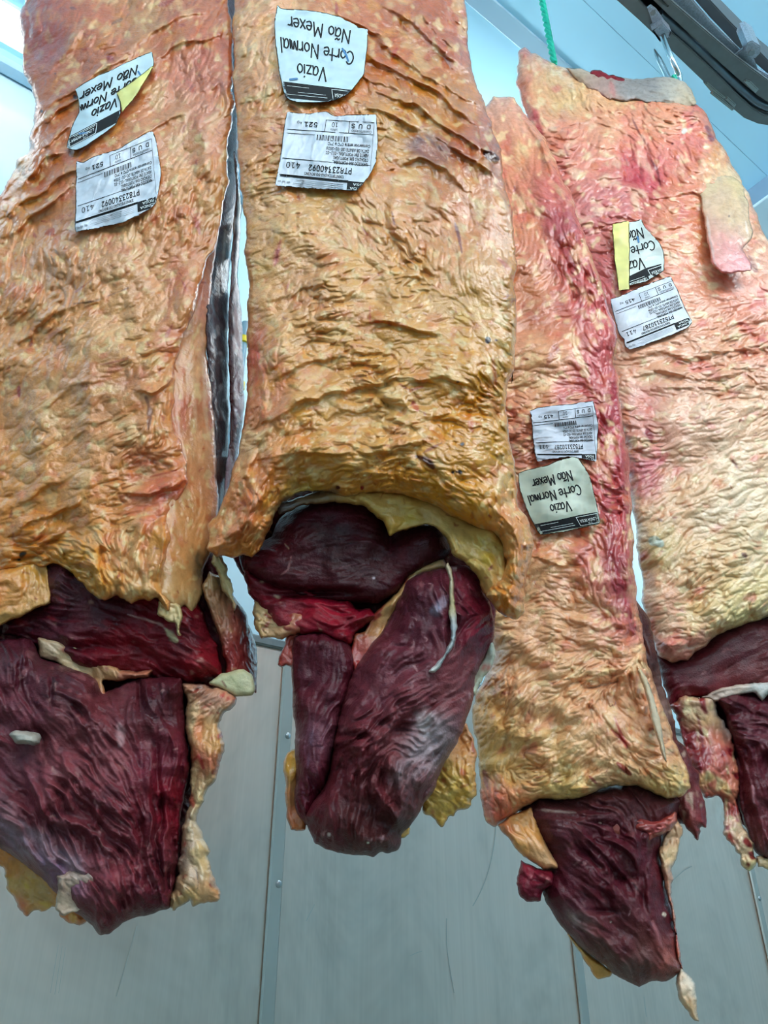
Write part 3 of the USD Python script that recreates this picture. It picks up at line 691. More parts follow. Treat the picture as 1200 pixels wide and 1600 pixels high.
piece(q1, "fat_edge", [(286, 1068), (320, 1066), (348, 1078), (372, 1092), (364, 1106), (346, 1118), (343, 1140), (348, 1160), (350, 1188), (336, 1216), (322, 1244), (309, 1272), (313, 1300), (322, 1316), (331, 1330), (322, 1338), (331, 1360), (338, 1382), (346, 1398), (344, 1410), (330, 1411), (316, 1412), (302, 1424), (296, 1418), (299, 1404), (285, 1410), (270, 1422), (266, 1404), (274, 1390), (276, 1366), (284, 1330), (290, 1280), (298, 1220), (300, 1190), (290, 1140)],
    0.60, M_FAT, [(305, 1080, (190, 150, 135)), (350, 1095, (215, 170, 150)), (320, 1130, (222, 200, 165)), (340, 1160, (224, 178, 110)), (322, 1180, (200, 120, 100)), (310, 1230, (224, 206, 170)), (300, 1290, (214, 200, 175)), (320, 1330, (226, 205, 160)), (290, 1340, (180, 165, 160)), (330, 1390, (224, 180, 140)), (285, 1390, (190, 170, 150)), (300, 1410, (226, 195, 140))],
    flow=[(320, 1100, -60), (320, 1180, 100), (305, 1280, 95), (310, 1370, 70)], bulge=(16, .016), back=.03, fray=1.9, wrinkles=((3.5, 12, .0016), (1.6, 7, .0009)), patches=[((170, 35, 45), 5, 1.1, .7), ((150, 145, 150), 7, 1.0, .5)], flecks=20,
    strokes=[([(300, 1190), (310, 1180), (318, 1200)], 3, (165, 20, 40), .8), ([(295, 1100), (310, 1110), (330, 1100)], 4, (165, 25, 40), .6), ([(305, 1350), (310, 1380), (306, 1400)], .9, (60, 30, 30), .8)], blobs=[(318, 1140, 8, 24, 10, (222, 130, 80), .6)])
piece(q1, "fat_flap", [(-30, 1280), (20, 1310), (60, 1340), (100, 1372), (130, 1400), (140, 1425), (136, 1440), (124, 1451), (108, 1442), (98, 1434), (84, 1417), (68, 1424), (52, 1422), (42, 1433), (36, 1426), (24, 1405), (8, 1388), (10, 1372), (8, 1358), (-2, 1350), (-30, 1350)], 0.625, M_FAT,
    [(10, 1345, (226, 160, 95)), (20, 1370, (226, 190, 110)), (40, 1390, (224, 188, 115)), (60, 1410, (226, 196, 140)), (40, 1425, (215, 120, 85)), (120, 1440, (220, 150, 100))], flow=[(40, 1390, 60)], bulge=(16, .012), back=.02, fray=1.8, wrinkles=((4, 8, .0014), (2, 5, .0008)), patches=[((228, 200, 90), 6, .8, .5)])

piece(q1, "inner_muscle", [(-70, 930), (20, 900), (70, 860), (200, 880), (310, 860), (345, 860), (368, 940), (392, 1000), (394, 1050), (340, 1074), (330, 1100), (318, 1140), (318, 1190), (305, 1240), (296, 1300), (300, 1380), (270, 1405), (216, 1420), (172, 1445), (120, 1400), (20, 1326), (-70, 1280)], 0.645, M_MEAT, [(100, 980, (84, 26, 36)), (240, 1060, (100, 34, 44)), (150, 1250, (78, 24, 34))], flow=[(100, 980, 60)], wrinkles=MEATW, bulge=(30, .02), back=.05, billow=False, fray=1.0, patches=[((150, 40, 50), 6, .9, .5), ((205, 170, 150), 4, 1.4, .5)])
# ---- beef piece 2: centre, in front of its neighbours
q2 = thing("beef_quarter", "central hanging beef piece, golden yellow fat with a round dark muscle cut below", "beef", hang_point(560, 1335, 0.58), GROUP)
piece(q2, "fat_layer", [(362, -60), (363, 0), (362, 40), (366, 120), (370, 200), (374, 280), (378, 320), (383, 360), (388, 440), (386, 520), (386, 600), (384, 640), (378, 675), (369, 716), (355, 761), (337, 807), (325, 820), (328, 838), (323, 859), (337, 870), (350, 866), (361, 874), (380, 868), (393, 874), (405, 866), (414, 850), (424, 826), (432, 800), (440, 786),
    (470, 768), (500, 764), (524, 770), (540, 775), (580, 771), (627, 772), (669, 784), (706, 807), (734, 822), (767, 832), (784, 850), (790, 880), (784, 905), (765, 915), (757, 933), (771, 952), (790, 960), (809, 969), (822, 957), (818, 924), (826, 887), (834, 849), (828, 821), (811, 784), (806, 747), (799, 700), (791, 644), (792, 607), (802, 579),
    (799, 616), (806, 560), (807, 480), (803, 440), (810, 412), (804, 360), (792, 300), (784, 272), (782, 236), (768, 192), (760, 160), (746, 140), (732, 88), (727, 52), (727, 0), (724, -60)], 0.56, M_FAT,
    [(380, 60, (226, 184, 142)), (450, 170, (218, 166, 116)), (540, 160, (206, 136, 54)), (600, 60, (200, 124, 46)), (700, 60, (184, 106, 44)), (680, 150, (198, 140, 46)), (740, 230, (178, 106, 46)), (600, 200, (218, 170, 95)), (480, 330, (226, 188, 132)), (600, 330, (222, 172, 112)), (720, 330, (212, 152, 98)), (420, 420, (226, 184, 130)), (560, 440, (226, 184, 124)), (690, 450, (224, 182, 112)), (785, 450, (206, 156, 70)),  # upper right samples darkened to offset stronger lamp light
     (450, 520, (226, 184, 124)), (600, 540, (222, 174, 95)), (740, 560, (214, 164, 54)), (402, 560, (216, 132, 98)), (398, 640, (217, 142, 92)), (500, 640, (223, 178, 108)), (620, 660, (226, 188, 128)), (720, 640, (214, 158, 50)), (780, 700, (212, 164, 58)), (420, 740, (212, 142, 76)), (382, 780, (216, 152, 96)), (350, 840, (222, 164, 104)), (400, 850, (222, 158, 90)), (500, 720, (220, 168, 86)), (620, 730, (223, 168, 76)), (720, 770, (222, 168, 60)), (812, 840, (226, 168, 104)), (802, 930, (222, 152, 66)), (470, 770, (214, 180, 100)), (374, 690, (226, 200, 160)), (480, 440, (222, 176, 128))],
    flow=[(600, 60, 25), (700, 120, 38), (560, 120, 32), (700, 30, 60), (765, 250, 62), (660, 200, 30), (400, 80, -60), (450, 300, -20), (600, 350, 55), (720, 400, 80), (450, 450, -30), (600, 480, -15), (700, 520, 20), (500, 600, -10), (600, 620, -15), (700, 640, 15), (785, 600, 70), (450, 700, -22), (400, 780, -60), (355, 830, -50), (560, 720, -12), (700, 730, 14), (780, 800, 55), (815, 900, 75), (395, 600, 85), (640, 120, 30), (720, 200, 40)],
    wrinkles=((6.5, 13, .0028), (3.0, 7, .0019), (1.5, 5, 0.0008)), bulge=(80, .045), back=.07, fray=1.3, flecks=170,
    folds=[([(530, 20), (600, 68), (660, 115), (740, 160)], .010, 9, 4), ([(560, 80), (620, 108), (690, 150), (748, 195)], .010, 8, 4), ([(600, 8), (680, 60), (728, 110)], .010, 9, 4), ([(590, 140), (650, 165), (720, 210), (772, 245)], .010, 8, 4), ([(575, 165), (625, 185), (660, 200)], .008, 8, 4), ([(620, 262), (655, 250), (690, 265), (730, 296)], .008, 12, 4), ([(650, 20), (700, 60), (726, 90)], .008, 8, 4), ([(540, 110), (590, 125), (640, 145)], .008, 8, 4), ([(690, 220), (740, 250), (778, 280)], .008, 8, 4),
           ([(420, 655), (477, 625), (561, 604), (627, 588), (662, 596)], .008, 15, 4), ([(640, 600), (690, 585), (730, 600)], .005, 10, 4), ([(417, 716), (470, 706), (533, 709), (603, 702), (664, 682), (700, 688)], .006, 16, 4), ([(600, 652), (650, 662), (690, 650)], .005, 12, 5), ([(560, 640), (600, 622), (650, 640)], .005, 14, 5), ([(430, 590), (480, 565), (540, 560)], .005, 12, 4), ([(570, 500), (620, 505), (680, 520)], .007, 12, 3), ([(400, 470), (450, 460), (500, 440), (540, 425)], .005, 12, 5),
           ([(560, 738), (640, 748), (700, 765)], .003, 12, 8), ([(400, 690), (380, 740), (350, 790), (335, 830)], .007, 9, 12), ([(430, 700), (415, 750), (390, 800), (385, 850)], .007, 9, 9), ([(618, 300), (612, 340), (640, 400)], .005, 8, 8), ([(405, 560), (410, 600), (408, 650)], .006, 8, 10), ([(520, 600), (590, 575), (640, 570)], .004, 10, 4)],
    strokes=[([(440, 372), (434, 390), (428, 420)], 4.5, (190, 60, 62), .6), ([(438, 375), (430, 415)], 1.6, BLOOD, .7), ([(452, 440), (446, 460)], 2.6, (170, 50, 55), .7), ([(710, 345), (716, 365), (722, 395)], 1.8, (112, 26, 20), .85), ([(612, 330), (616, 350)], 2.2, (104, 28, 22), .85), ([(565, 355), (575, 368)], 1.4, BLOOD, .7), ([(625, 385), (632, 395)], 2.2, BLOOD, .7), ([(505, 340), (512, 352)], 1.4, (70, 40, 50), .7), ([(578, 470), (578, 505), (610, 500)], 1.6, (190, 60, 30), .7), ([(580, 500), (640, 510)], 2.6, (210, 90, 30), .5), ([(398, 530), (405, 560), (400, 600)], 7, (205, 80, 80), .6), ([(408, 640), (412, 655)], 4, (200, 70, 60), .5), ([(650, 712), (668, 720), (676, 730)], 3.5, (75, 14, 30), .9), ([(660, 708), (690, 692)], 2.6, (120, 20, 40), .7),
             ([(660, 604), (640, 610), (625, 600)], 2.2, BLOOD, .6), ([(780, 405), (796, 420)], 3, (190, 80, 70), .6), ([(770, 560), (775, 600)], 2, (190, 90, 60), .5), ([(735, 660), (738, 675)], 4, (190, 80, 40), .5), ([(645, 630), (652, 640)], 3, (190, 40, 40), .6), ([(785, 815), (780, 830)], 1.6, (60, 20, 24), .8), ([(690, 770), (720, 785)], 1.4, (130, 40, 30), .5), ([(525, 2), (526, 20)], 3, (170, 40, 60), .7), ([(760, 240), (775, 248)], 4, (80, 24, 18), .9), ([(690, 80), (706, 110)], 4, (120, 50, 40), .5), ([(620, 75), (612, 95)], 2.5, (190, 60, 40), .6), ([(800, 480), (804, 560)], 2, (226, 220, 200), .4)],
    spots=[(764, 531, 5.5, (44, 16, 10)), (776, 532, 2.5, (70, 20, 30)), (706, 742, 3.5, (40, 14, 20)), (718, 740, 4.5, (40, 14, 20)), (712, 741, 2.5, (50, 16, 20)), (722, 694, 4, (45, 16, 20)), (530, 760, 4, (70, 25, 30)), (566, 764, 3.5, (150, 30, 40)), (745, 380, 2, BLOOD), (530, 425, 1.6, BLOOD), (715, 596, 2.4, (60, 20, 30)), (510, 775, 3, (60, 26, 30))],
    blobs=[(668, 234, 44, 25, 25, (98, 40, 26), 1.0), (674, 241, 28, 13, 25, (178, 112, 66), .8), (660, 350, 40, 30, 0, (226, 170, 130), .4), (740, 490, 30, 14, -10, (226, 196, 90), .7), (755, 475, 26, 20, 0, (214, 176, 110), .5), (398, 555, 14, 50, 8, (206, 90, 86), .55), (385, 800, 16, 50, 25, (224, 110, 80), .35), (480, 770, 26, 10, -8, (220, 200, 100), .5), (452, 782, 12, 8, 0, (80, 84, 96), .7), (520, 768, 18, 10, -40, (95, 100, 108), .7), (410, 340, 20, 40, 0, (232, 196, 160), .4), (700, 420, 30, 40, 0, (228, 158, 120), .35)],
    patches=[((232, 212, 165), 9, 0.6, .5), ((210, 130, 70), 12, 0.9, .4), ((226, 176, 60), 12, 0.8, .45)], step=1.55, key="q2")
piece(q2, "inner_fat", [(432, 786), (520, 762), (627, 765), (700, 792), (770, 820), (796, 860), (792, 930), (775, 950), (757, 933), (748, 901), (734, 884), (706, 866), (697, 842), (678, 818), (627, 826), (608, 838), (599, 814), (575, 792), (524, 781), (470, 792), (434, 806)], 0.567, M_FAT,
    [(460, 785, (120, 104, 88)), (580, 780, (224, 196, 130)), (640, 800, (222, 198, 125)), (700, 820, (224, 200, 140)), (740, 860, (226, 200, 135)), (765, 870, (228, 206, 120)), (775, 900, (226, 198, 140)), (770, 940, (215, 130, 90)), (600, 820, (224, 190, 110))], flow=[(600, 790, 5), (740, 860, 45), (770, 900, 70)], bulge=(18, .012), back=.03, fray=1.2, flecks=16, wrinkles=((6, 8, .0016), (2.5, 6, .0006)),
    blobs=[(762, 880, 9, 9, 0, (232, 206, 90), .8), (450, 790, 20, 8, -15, (90, 92, 104), .8), (640, 815, 18, 8, -10, (226, 200, 90), .6)], folds=[([(745, 850), (760, 880), (770, 905)], .004, 6, 6)], label="cream inner face of the fat rim")
piece(q2, "loin_muscle", [(372, 860), (400, 850), (424, 838), (436, 812), (456, 790), (508, 774), (540, 770), (572, 780), (600, 806), (608, 832), (630, 822), (680, 815), (698, 832), (702, 862), (684, 880), (640, 900), (622, 925), (590, 945), (540, 942), (500, 938), (440, 922), (400, 908), (378, 890)], 0.60, M_MEAT,
    [(420, 860, (78, 24, 34)), (480, 830, (66, 20, 28)), (540, 795, (78, 26, 36)), (520, 850, (52, 14, 20)), (600, 860, (54, 14, 20)), (660, 850, (56, 14, 22)), (460, 890, (74, 22, 30)), (560, 910, (62, 16, 24)), (640, 890, (80, 22, 32))], flow=[(500, 830, -25), (440, 900, 10), (540, 900, 10), (650, 850, -5)], wrinkles=((3, 22, .0006), (1.4, 12, .0004)), bulge=(34, .030), back=.05, billow=False, fray=.8, lumps=.003,  # loin tints darkened to hold the shade under the fat
    strokes=[([(455, 870), (450, 890), (430, 905)], 1.8, (190, 140, 135), .55), ([(470, 880), (520, 890), (560, 880)], .9, (150, 100, 105), .5), ([(445, 850), (452, 858)], 1.4, (205, 180, 150), .7), ([(608, 834), (625, 850), (600, 880)], 1.5, (48, 12, 20), .7)], spots=[(585, 904, 2.6, (205, 180, 185))], pits=[(500, 925, 50, 6, -.012), (610, 845, 5, 14, -.005)])
piece(q2, "red_muscle", [(376, 876), (400, 900), (440, 914), (500, 930), (546, 932), (560, 950), (580, 945), (590, 965), (560, 985), (545, 1010), (520, 1000), (500, 990), (470, 990), (440, 985), (410, 960), (385, 920)], 0.598, M_MEAT, [(400, 920, (100, 20, 34)), (450, 930, (88, 14, 28)), (500, 950, (150, 24, 48)), (530, 955, (150, 26, 48)), (560, 975, (120, 24, 40)), (460, 970, (140, 40, 52))], flow=[(480, 950, 5)], wrinkles=MEATW, bulge=(18, .018), back=.04, billow=False, fray=1.4, patches=[((215, 190, 160), 4, 1.2, .7)], pits=[(470, 930, 50, 6, -.01)])
piece(q2, "torn_fat", [(394, 938), (420, 935), (446, 945), (470, 960), (500, 968), (540, 965), (520, 985), (490, 985), (470, 992), (456, 992), (440, 998), (420, 996), (406, 1001), (400, 980)], 0.597, M_FAT, [(420, 960, (214, 190, 150)), (410, 990, (228, 200, 150)), (440, 980, (220, 180, 150)), (480, 980, (190, 120, 110)), (520, 975, (205, 150, 120))], flow=[(450, 970, 20)], bulge=(9, .010), back=.02, fray=1.8, wrinkles=((3, 6, .0014), (1.5, 4, .0008)), patches=[((150, 25, 45), 4, .7, .8)])
piece(q2, "dangling_scrap", [(450, 996), (466, 992), (474, 1010), (468, 1050), (460, 1056), (456, 1046), (450, 1042), (440, 1044), (436, 1038), (441, 1020)], 0.60, M_FAT, [(455, 1010, (190, 100, 95)), (445, 1035, (150, 50, 60)), (462, 1045, (205, 150, 100))], flow=[(455, 1020, 80)], bulge=(8, .008), back=.015, fray=1.7, wrinkles=((2.5, 6, .0012),), patches=[((130, 20, 34), 4, .5, .8)])
piece(q2, "muscle_strip", [(462, 996), (500, 982), (540, 992), (556, 1030), (552, 1060), (540, 1095), (526, 1150), (518, 1200), (506, 1236), (488, 1268), (480, 1290), (470, 1280), (462, 1262), (461, 1200), (462, 1140), (458, 1100), (456, 1060), (454, 1022)], 0.598, M_MEAT, [(490, 1020, (78, 26, 36)), (480, 1100, (84, 28, 38)), (520, 1050, (78, 24, 36)), (480, 1180, (92, 32, 44)), (490, 1160, (112, 70, 80)), (470, 1250, (88, 26, 40))], flow=[(490, 1100, 94), (480, 1240, 84)], wrinkles=((3, 26, .0014), (1.4, 14, .0009)), bulge=(26, .026), back=.05, billow=False, fray=.9, patches=[((130, 80, 88), 4, 1.4, .5)],
    strokes=[([(490, 1140), (484, 1170), (480, 1200)], 6, (130, 105, 120), .6), ([(505, 1000), (512, 1080), (505, 1140)], 1.2, (50, 16, 24), .6)])
piece(q2, "fat_seam", [(694, 872), (660, 880), (636, 898), (620, 926), (596, 950), (578, 966), (572, 985), (552, 990), (545, 1020), (552, 1060), (562, 1040), (580, 1020), (594, 1005), (606, 975), (620, 950), (632, 925), (648, 908), (672, 896), (700, 888)], 0.592, M_FAT, [(680, 882, (218, 190, 150)), (640, 905, (220, 186, 140)), (610, 950, (222, 190, 140)), (590, 980, (224, 182, 130)), (560, 1010, (190, 110, 95)), (552, 1040, (170, 70, 75))], flow=[(670, 890, -20), (620, 930, -58), (575, 1000, -65)], bulge=(9, .008), back=.02, fray=1.1, wrinkles=((2.5, 12, .001), (1.2, 6, .0005)), patches=[((150, 25, 40), 5, .9, .8)], strokes=[([(600, 945), (585, 965), (596, 960)], 3.5, (165, 30, 45), .8)], label="cream seam of fat between the muscles")
piece(q2, "main_muscle", [(636, 908), (660, 892), (702, 886), (728, 884), (748, 898), (757, 928), (769, 950), (775, 980), (772, 1002), (755, 1030), (742, 1060), (740, 1085), (732, 1110), (728, 1134), (712, 1165), (692, 1196), (680, 1230), (656, 1268), (626, 1306), (622, 1326), (604, 1334), (598, 1328), (584, 1341), (564, 1336), (540, 1334), (520, 1328), (492, 1320), (484, 1300), (476, 1276), (490, 1250), (508, 1226), (518, 1180), (532, 1095), (552, 1046), (584, 1000), (606, 966), (620, 940)], 0.590, M_MEAT,
    [(660, 930, (84, 38, 48)), (690, 960, (96, 44, 54)), (640, 980, (84, 36, 46)), (735, 920, (112, 40, 54)), (750, 980, (124, 34, 52)), (600, 1040, (98, 44, 52)), (650, 1040, (100, 48, 56)), (700, 1060, (124, 62, 66)), (720, 1100, (118, 58, 60)), (580, 1100, (92, 40, 48)), (640, 1110, (112, 52, 58)), (560, 1160, (100, 40, 46)), (620, 1170, (114, 60, 62)), (680, 1150, (126, 100, 100)), (540, 1220, (94, 36, 42)), (600, 1240, (100, 44, 48)), (560, 1280, (74, 36, 36)), (610, 1290, (66, 40, 36)), (500, 1290, (92, 32, 42)), (640, 1240, (104, 62, 62))],
    flow=[(660, 940, 100), (690, 1000, 105), (740, 930, 60), (750, 990, -20), (600, 1040, -50), (650, 1040, -35), (700, 1070, -20), (600, 1110, -40), (580, 1150, -40), (640, 1150, 30), (540, 1220, 105), (600, 1240, 70), (560, 1290, 95), (620, 1270, 110), (680, 1170, -55)],
    wrinkles=((4.2, 22, .0022), (1.7, 14, .0013)), bulge=(60, .042), back=.06, billow=False, fray=1.0, flecks=60, fleck_color=(175, 135, 135), patches=[((150, 98, 100), 4, 1.2, .5), ((58, 20, 28), 8, .9, .45)],
    folds=[([(520, 1160), (560, 1148), (600, 1120), (625, 1090)], .008, 10, 4), ([(560, 1200), (590, 1160), (620, 1130)], .006, 8, 4), ([(600, 1165), (612, 1140), (615, 1110)], .006, 8, 5), ([(530, 1190), (522, 1240), (510, 1300)], .006, 8, 6), ([(548, 1170), (545, 1230), (540, 1310)], .005, 7, 6), ([(570, 1180), (560, 1240), (556, 1310)], .004, 6, 6), ([(590, 1240), (600, 1255), (620, 1270), (622, 1290)], .008, 9, 5), ([(612, 1255), (618, 1280)], .006, 6, 5)],
    pits=[(545, 1150, 30, 5, -.008), (575, 1180, 10, 22, -.007), (590, 1290, 22, 16, -.008), (630, 1010, 18, 4, -.004)],
    strokes=[([(540, 1156), (580, 1140), (610, 1115)], 2.2, (60, 18, 26), .7), ([(615, 1080), (640, 1060), (660, 1055)], 2, (150, 80, 85), .6), ([(560, 1200), (575, 1190)], 3, (150, 100, 105), .6)], spots=[(511, 1302, 3.4, (222, 200, 195)), (577, 1316, 2.4, (190, 180, 160))],  # the dark stroke deepens the fold and pit by colour
    blobs=[(690, 945, 14, 8, -35, (170, 165, 180), .8), (668, 1160, 30, 42, 30, (168, 148, 150), .75), (640, 1200, 22, 30, 30, (150, 128, 130), .6), (665, 1130, 10, 24, 10, (196, 180, 176), .6), (700, 1075, 18, 10, -30, (140, 84, 84), .5)])
piece(q2, "tendon", [(700, 876), (707, 890), (711, 930), (713, 960), (716, 980), (713, 1002), (702, 1022), (690, 1042), (676, 1052), (668, 1050), (678, 1040), (694, 1026), (701, 1005), (702, 985), (700, 960), (703, 930), (702, 905), (694, 885)], 0.551, M_SKIN, [(705, 890, (205, 190, 165)), (707, 940, (200, 185, 140)), (707, 990, (176, 186, 198)), (700, 1020, (170, 180, 190)), (675, 1046, (205, 205, 205))], flow=[(706, 940, 88), (690, 1035, -45)], bulge=(5, .005), back=.012, fray=.8, wrinkles=((2, 8, .0006),), lumps=.0008, label="white tendon running down the muscle")
piece(q2, "white_membrane", [(732, 1046), (742, 1050), (756, 1028), (768, 1000), (775, 1022), (766, 1046), (756, 1058), (742, 1088), (734, 1078)], 0.588, M_SKIN, [(745, 1060, (205, 210, 190)), (765, 1015, (226, 228, 218)), (760, 1040, (205, 190, 170))], flow=[(755, 1040, -60)], bulge=(8, .006), back=.012, fray=1.0, wrinkles=((2.5, 8, .0008),), blobs=[(760, 1040, 6, 8, 0, (200, 70, 60), .8)], label="white membrane at the muscle's right edge")
piece(q2, "fat_flap", [(444, 1186), (450, 1174), (462, 1166), (470, 1180), (468, 1240), (478, 1298), (464, 1300), (453, 1298), (448, 1280), (448, 1260)], 0.612, M_FAT, [(455, 1180, (226, 186, 95)), (452, 1230, (226, 190, 130)), (456, 1280, (222, 150, 100)), (465, 1240, (190, 120, 110))], flow=[(456, 1230, 85)], bulge=(7, .008), back=.02, fray=1.0, wrinkles=((3, 8, .0008),))
piece(q2, "fat_flap", [(700, 1150), (728, 1130), (738, 1140), (744, 1170), (743, 1200), (747, 1225), (745, 1242), (736, 1252), (733, 1266), (722, 1268), (712, 1278), (700, 1278), (690, 1292), (684, 1286), (680, 1278), (660, 1272), (650, 1240), (670, 1200)], 0.62, M_FAT, [(725, 1160, (215, 165, 120)), (735, 1200, (222, 170, 120)), (725, 1240, (224, 186, 92)), (700, 1260, (226, 192, 110)), (690, 1220, (222, 196, 120))], flow=[(720, 1200, 60), (700, 1260, 20)], bulge=(16, .014), back=.025, fray=2.0, wrinkles=((4, 8, .0018), (2, 5, .001)), patches=[((190, 60, 60), 5, 1.2, .6)], strokes=[([(736, 1150), (742, 1180)], 3, (160, 40, 50), .6), ([(720, 1230), (735, 1225)], 2, (190, 110, 60), .6)])
piece(q2, "fat_scrap", [(620, 1300), (632, 1294), (641, 1292), (640, 1302), (634, 1310), (622, 1310)], 0.60, M_FAT, [(630, 1300, (226, 190, 110))], bulge=(5, .006), back=.012, fray=1.0, wrinkles=((2, 4, .0008),))

piece(q2, "inner_muscle", [(350, 840), (400, 800), (500, 740), (620, 740), (700, 780), (770, 820), (800, 900), (775, 950), (770, 1000), (742, 1060), (730, 1120), (680, 1220), (640, 1270), (600, 1322), (530, 1318), (490, 1300), (470, 1260), (468, 1100), (466, 1010), (450, 985), (410, 985), (395, 930), (375, 890)], 0.635, M_MEAT, [(450, 900, (84, 26, 36)), (600, 960, (100, 34, 44)), (560, 1200, (78, 24, 34))], flow=[(450, 900, 60)], wrinkles=MEATW, bulge=(30, .02), back=.05, billow=False, fray=1.0, patches=[((150, 40, 50), 6, .9, .5), ((205, 170, 150), 4, 1.4, .5)])
HUE[0] = np.array([1.10, 0.94, 0.87])
# ---- beef piece 3: narrow pale piece right of centre
q3 = thing("beef_quarter", "narrow cream beef piece right of centre with a red ridge and pointed leg muscle", "beef", hang_point(1000, 1540, 0.93), GROUP)
piece(q3, "fat_layer", [(745, 175), (761, 161), (772, 147), (785, 152), (803, 153), (806, 160), (814, 165), (829, 184), (840, 202), (855, 225), (866, 251), (879, 285), (892, 300), (900, 330), (911, 367), (926, 405), (941, 442), (954, 484), (966, 525), (957, 562), (969, 598), (967, 617), (974, 675), (981, 713), (986, 752), (986, 798), (991, 847), (989, 886), (995, 943), (1004, 974), (1010, 1020), (1024, 1072), (1040, 1120), (1060, 1168), (1072, 1200), (1079, 1232), (1064, 1245), (1040, 1250), (1020, 1240), (992, 1229), (960, 1228), (944, 1232), (912, 1246), (880, 1250), (844, 1248), (816, 1264), (800, 1276), (772, 1291), (760, 1284), (750, 1248), (750, 1200), (746, 1168), (738, 1140), (736, 1112), (744, 1080), (764, 1044), (772, 1020), (750, 960), (745, 800), (745, 500), (740, 300)],
    lambda x, y: 0.93 + 0.0002 * np.maximum(0, 860 - x), M_FAT,
    [(790, 180, (205, 160, 135)), (800, 250, (206, 152, 112)), (850, 300, (196, 110, 95)), (880, 340, (170, 80, 80)), (820, 350, (205, 145, 108)), (900, 420, (180, 90, 88)), (840, 450, (208, 150, 110)), (850, 520, (205, 140, 100)), (840, 560, (222, 180, 140)), (930, 480, (190, 95, 95)), (935, 560, (185, 85, 90)), (860, 600, (222, 180, 140)), (900, 610, (190, 110, 100)), (950, 640, (178, 78, 88)), (840, 690, (205, 145, 120)), (960, 720, (180, 85, 92)), (900, 720, (195, 120, 108)), (960, 800, (182, 92, 96)), (880, 830, (205, 140, 110)), (850, 870, (222, 178, 135)), (970, 900, (165, 75, 85)), (930, 890, (200, 130, 115)), (840, 930, (224, 186, 146)), (900, 960, (224, 184, 146)), (980, 970, (205, 140, 130)), (800, 1000, (222, 180, 142)), (880, 1040, (226, 188, 148)), (980, 1040, (222, 172, 135)), (780, 1080, (224, 180, 140)), (760, 1120, (228, 188, 125)), (860, 1120, (226, 192, 150)), (950, 1120, (224, 180, 145)), (770, 1200, (228, 196, 125)), (850, 1200, (228, 196, 140)), (930, 1200, (224, 184, 145)), (1020, 1190, (224, 178, 140)), (1040, 1230, (230, 200, 140)), (775, 1260, (215, 140, 110)), (880, 1235, (230, 204, 140))],
    flow=[(790, 200, 70), (830, 300, 60), (900, 400, 65), (840, 450, -40), (830, 560, -10), (860, 620, -5), (940, 560, 75), (960, 720, 82), (850, 680, -10), (900, 730, 30), (870, 850, 0), (960, 900, 80), (880, 960, 5), (900, 1050, -30), (800, 1060, -50), (770, 1150, -60), (870, 1150, -35), (970, 1120, 70), (850, 1220, 0), (1020, 1210, 30), (780, 1250, 70)],
    wrinkles=((5.5, 12, .0040), (2.6, 8, .0028), (1.4, 5, 0.0012)), bulge=(36, .05), back=.03, fray=1.2, flecks=130, lumps=.006,
    folds=[([(850, 222), (880, 290), (905, 350), (930, 415), (950, 480), (960, 540)], .020, 16, 9), ([(958, 560), (968, 640), (976, 720), (980, 800), (984, 880), (986, 950)], .016, 18, 8), ([(870, 290), (900, 370), (925, 440), (940, 520)], .010, 8, 8), ([(815, 170), (845, 215), (870, 260)], .012, 8, 5), ([(890, 970), (940, 985), (985, 975)], .006, 10, 4), ([(835, 870), (880, 880), (915, 862)], .006, 10, 4), ([(800, 1150), (830, 1158), (860, 1148)], .006, 12, 4), ([(810, 1050), (803, 1100), (800, 1130)], .005, 7, 7), ([(930, 1080), (900, 1110), (870, 1130)], .006, 10, 5), ([(920, 740), (960, 760), (980, 750)], .006, 10, 4)],
    strokes=[([(865, 320), (885, 400), (905, 470), (915, 540)], 10, (150, 50, 62), .4), ([(960, 600), (972, 680), (980, 760)], 6, (160, 45, 62), .5), ([(950, 820), (960, 880), (975, 940)], 12, (148, 48, 66), .55), ([(885, 390), (905, 430)], 3, (120, 30, 45), .6), ([(960, 1120), (972, 1150), (980, 1168)], 1.8, (165, 50, 55), .8), ([(955, 1140), (985, 1165)], 1.4, (165, 50, 55), .7), ([(965, 1192), (985, 1210)], 2.6, (130, 20, 30), .85), ([(920, 1212), (932, 1224)], 2, (140, 25, 35), .8), ([(845, 840), (835, 870)], 1.5, (190, 100, 90), .5), ([(756, 1206), (762, 1234)], 3, (130, 40, 40), .7), ([(975, 930), (985, 960), (990, 990)], 4, (170, 60, 75), .6), ([(870, 540), (850, 580)], 3, (150, 50, 50), .4), ([(815, 480), (840, 500)], 4, (150, 60, 40), .4)],
    blobs=[(875, 340, 50, 30, 60, (160, 75, 75), .5), (840, 490, 30, 40, 20, (150, 70, 45), .4), (930, 620, 26, 40, 0, (168, 62, 72), .5), (940, 760, 36, 50, 0, (172, 75, 82), .5), (965, 890, 24, 60, -8, (150, 50, 66), .6), (830, 860, 28, 22, 0, (205, 120, 70), .5), (780, 1265, 18, 22, 0, (200, 90, 85), .5), (850, 1190, 20, 30, -30, (215, 130, 105), .4), (890, 630, 20, 10, 0, (150, 40, 50), .5)],
    patches=[((234, 212, 170), 8, 0.55, .55), ((200, 100, 92), 12, 1.0, .45)], step=1.55, key="q3")
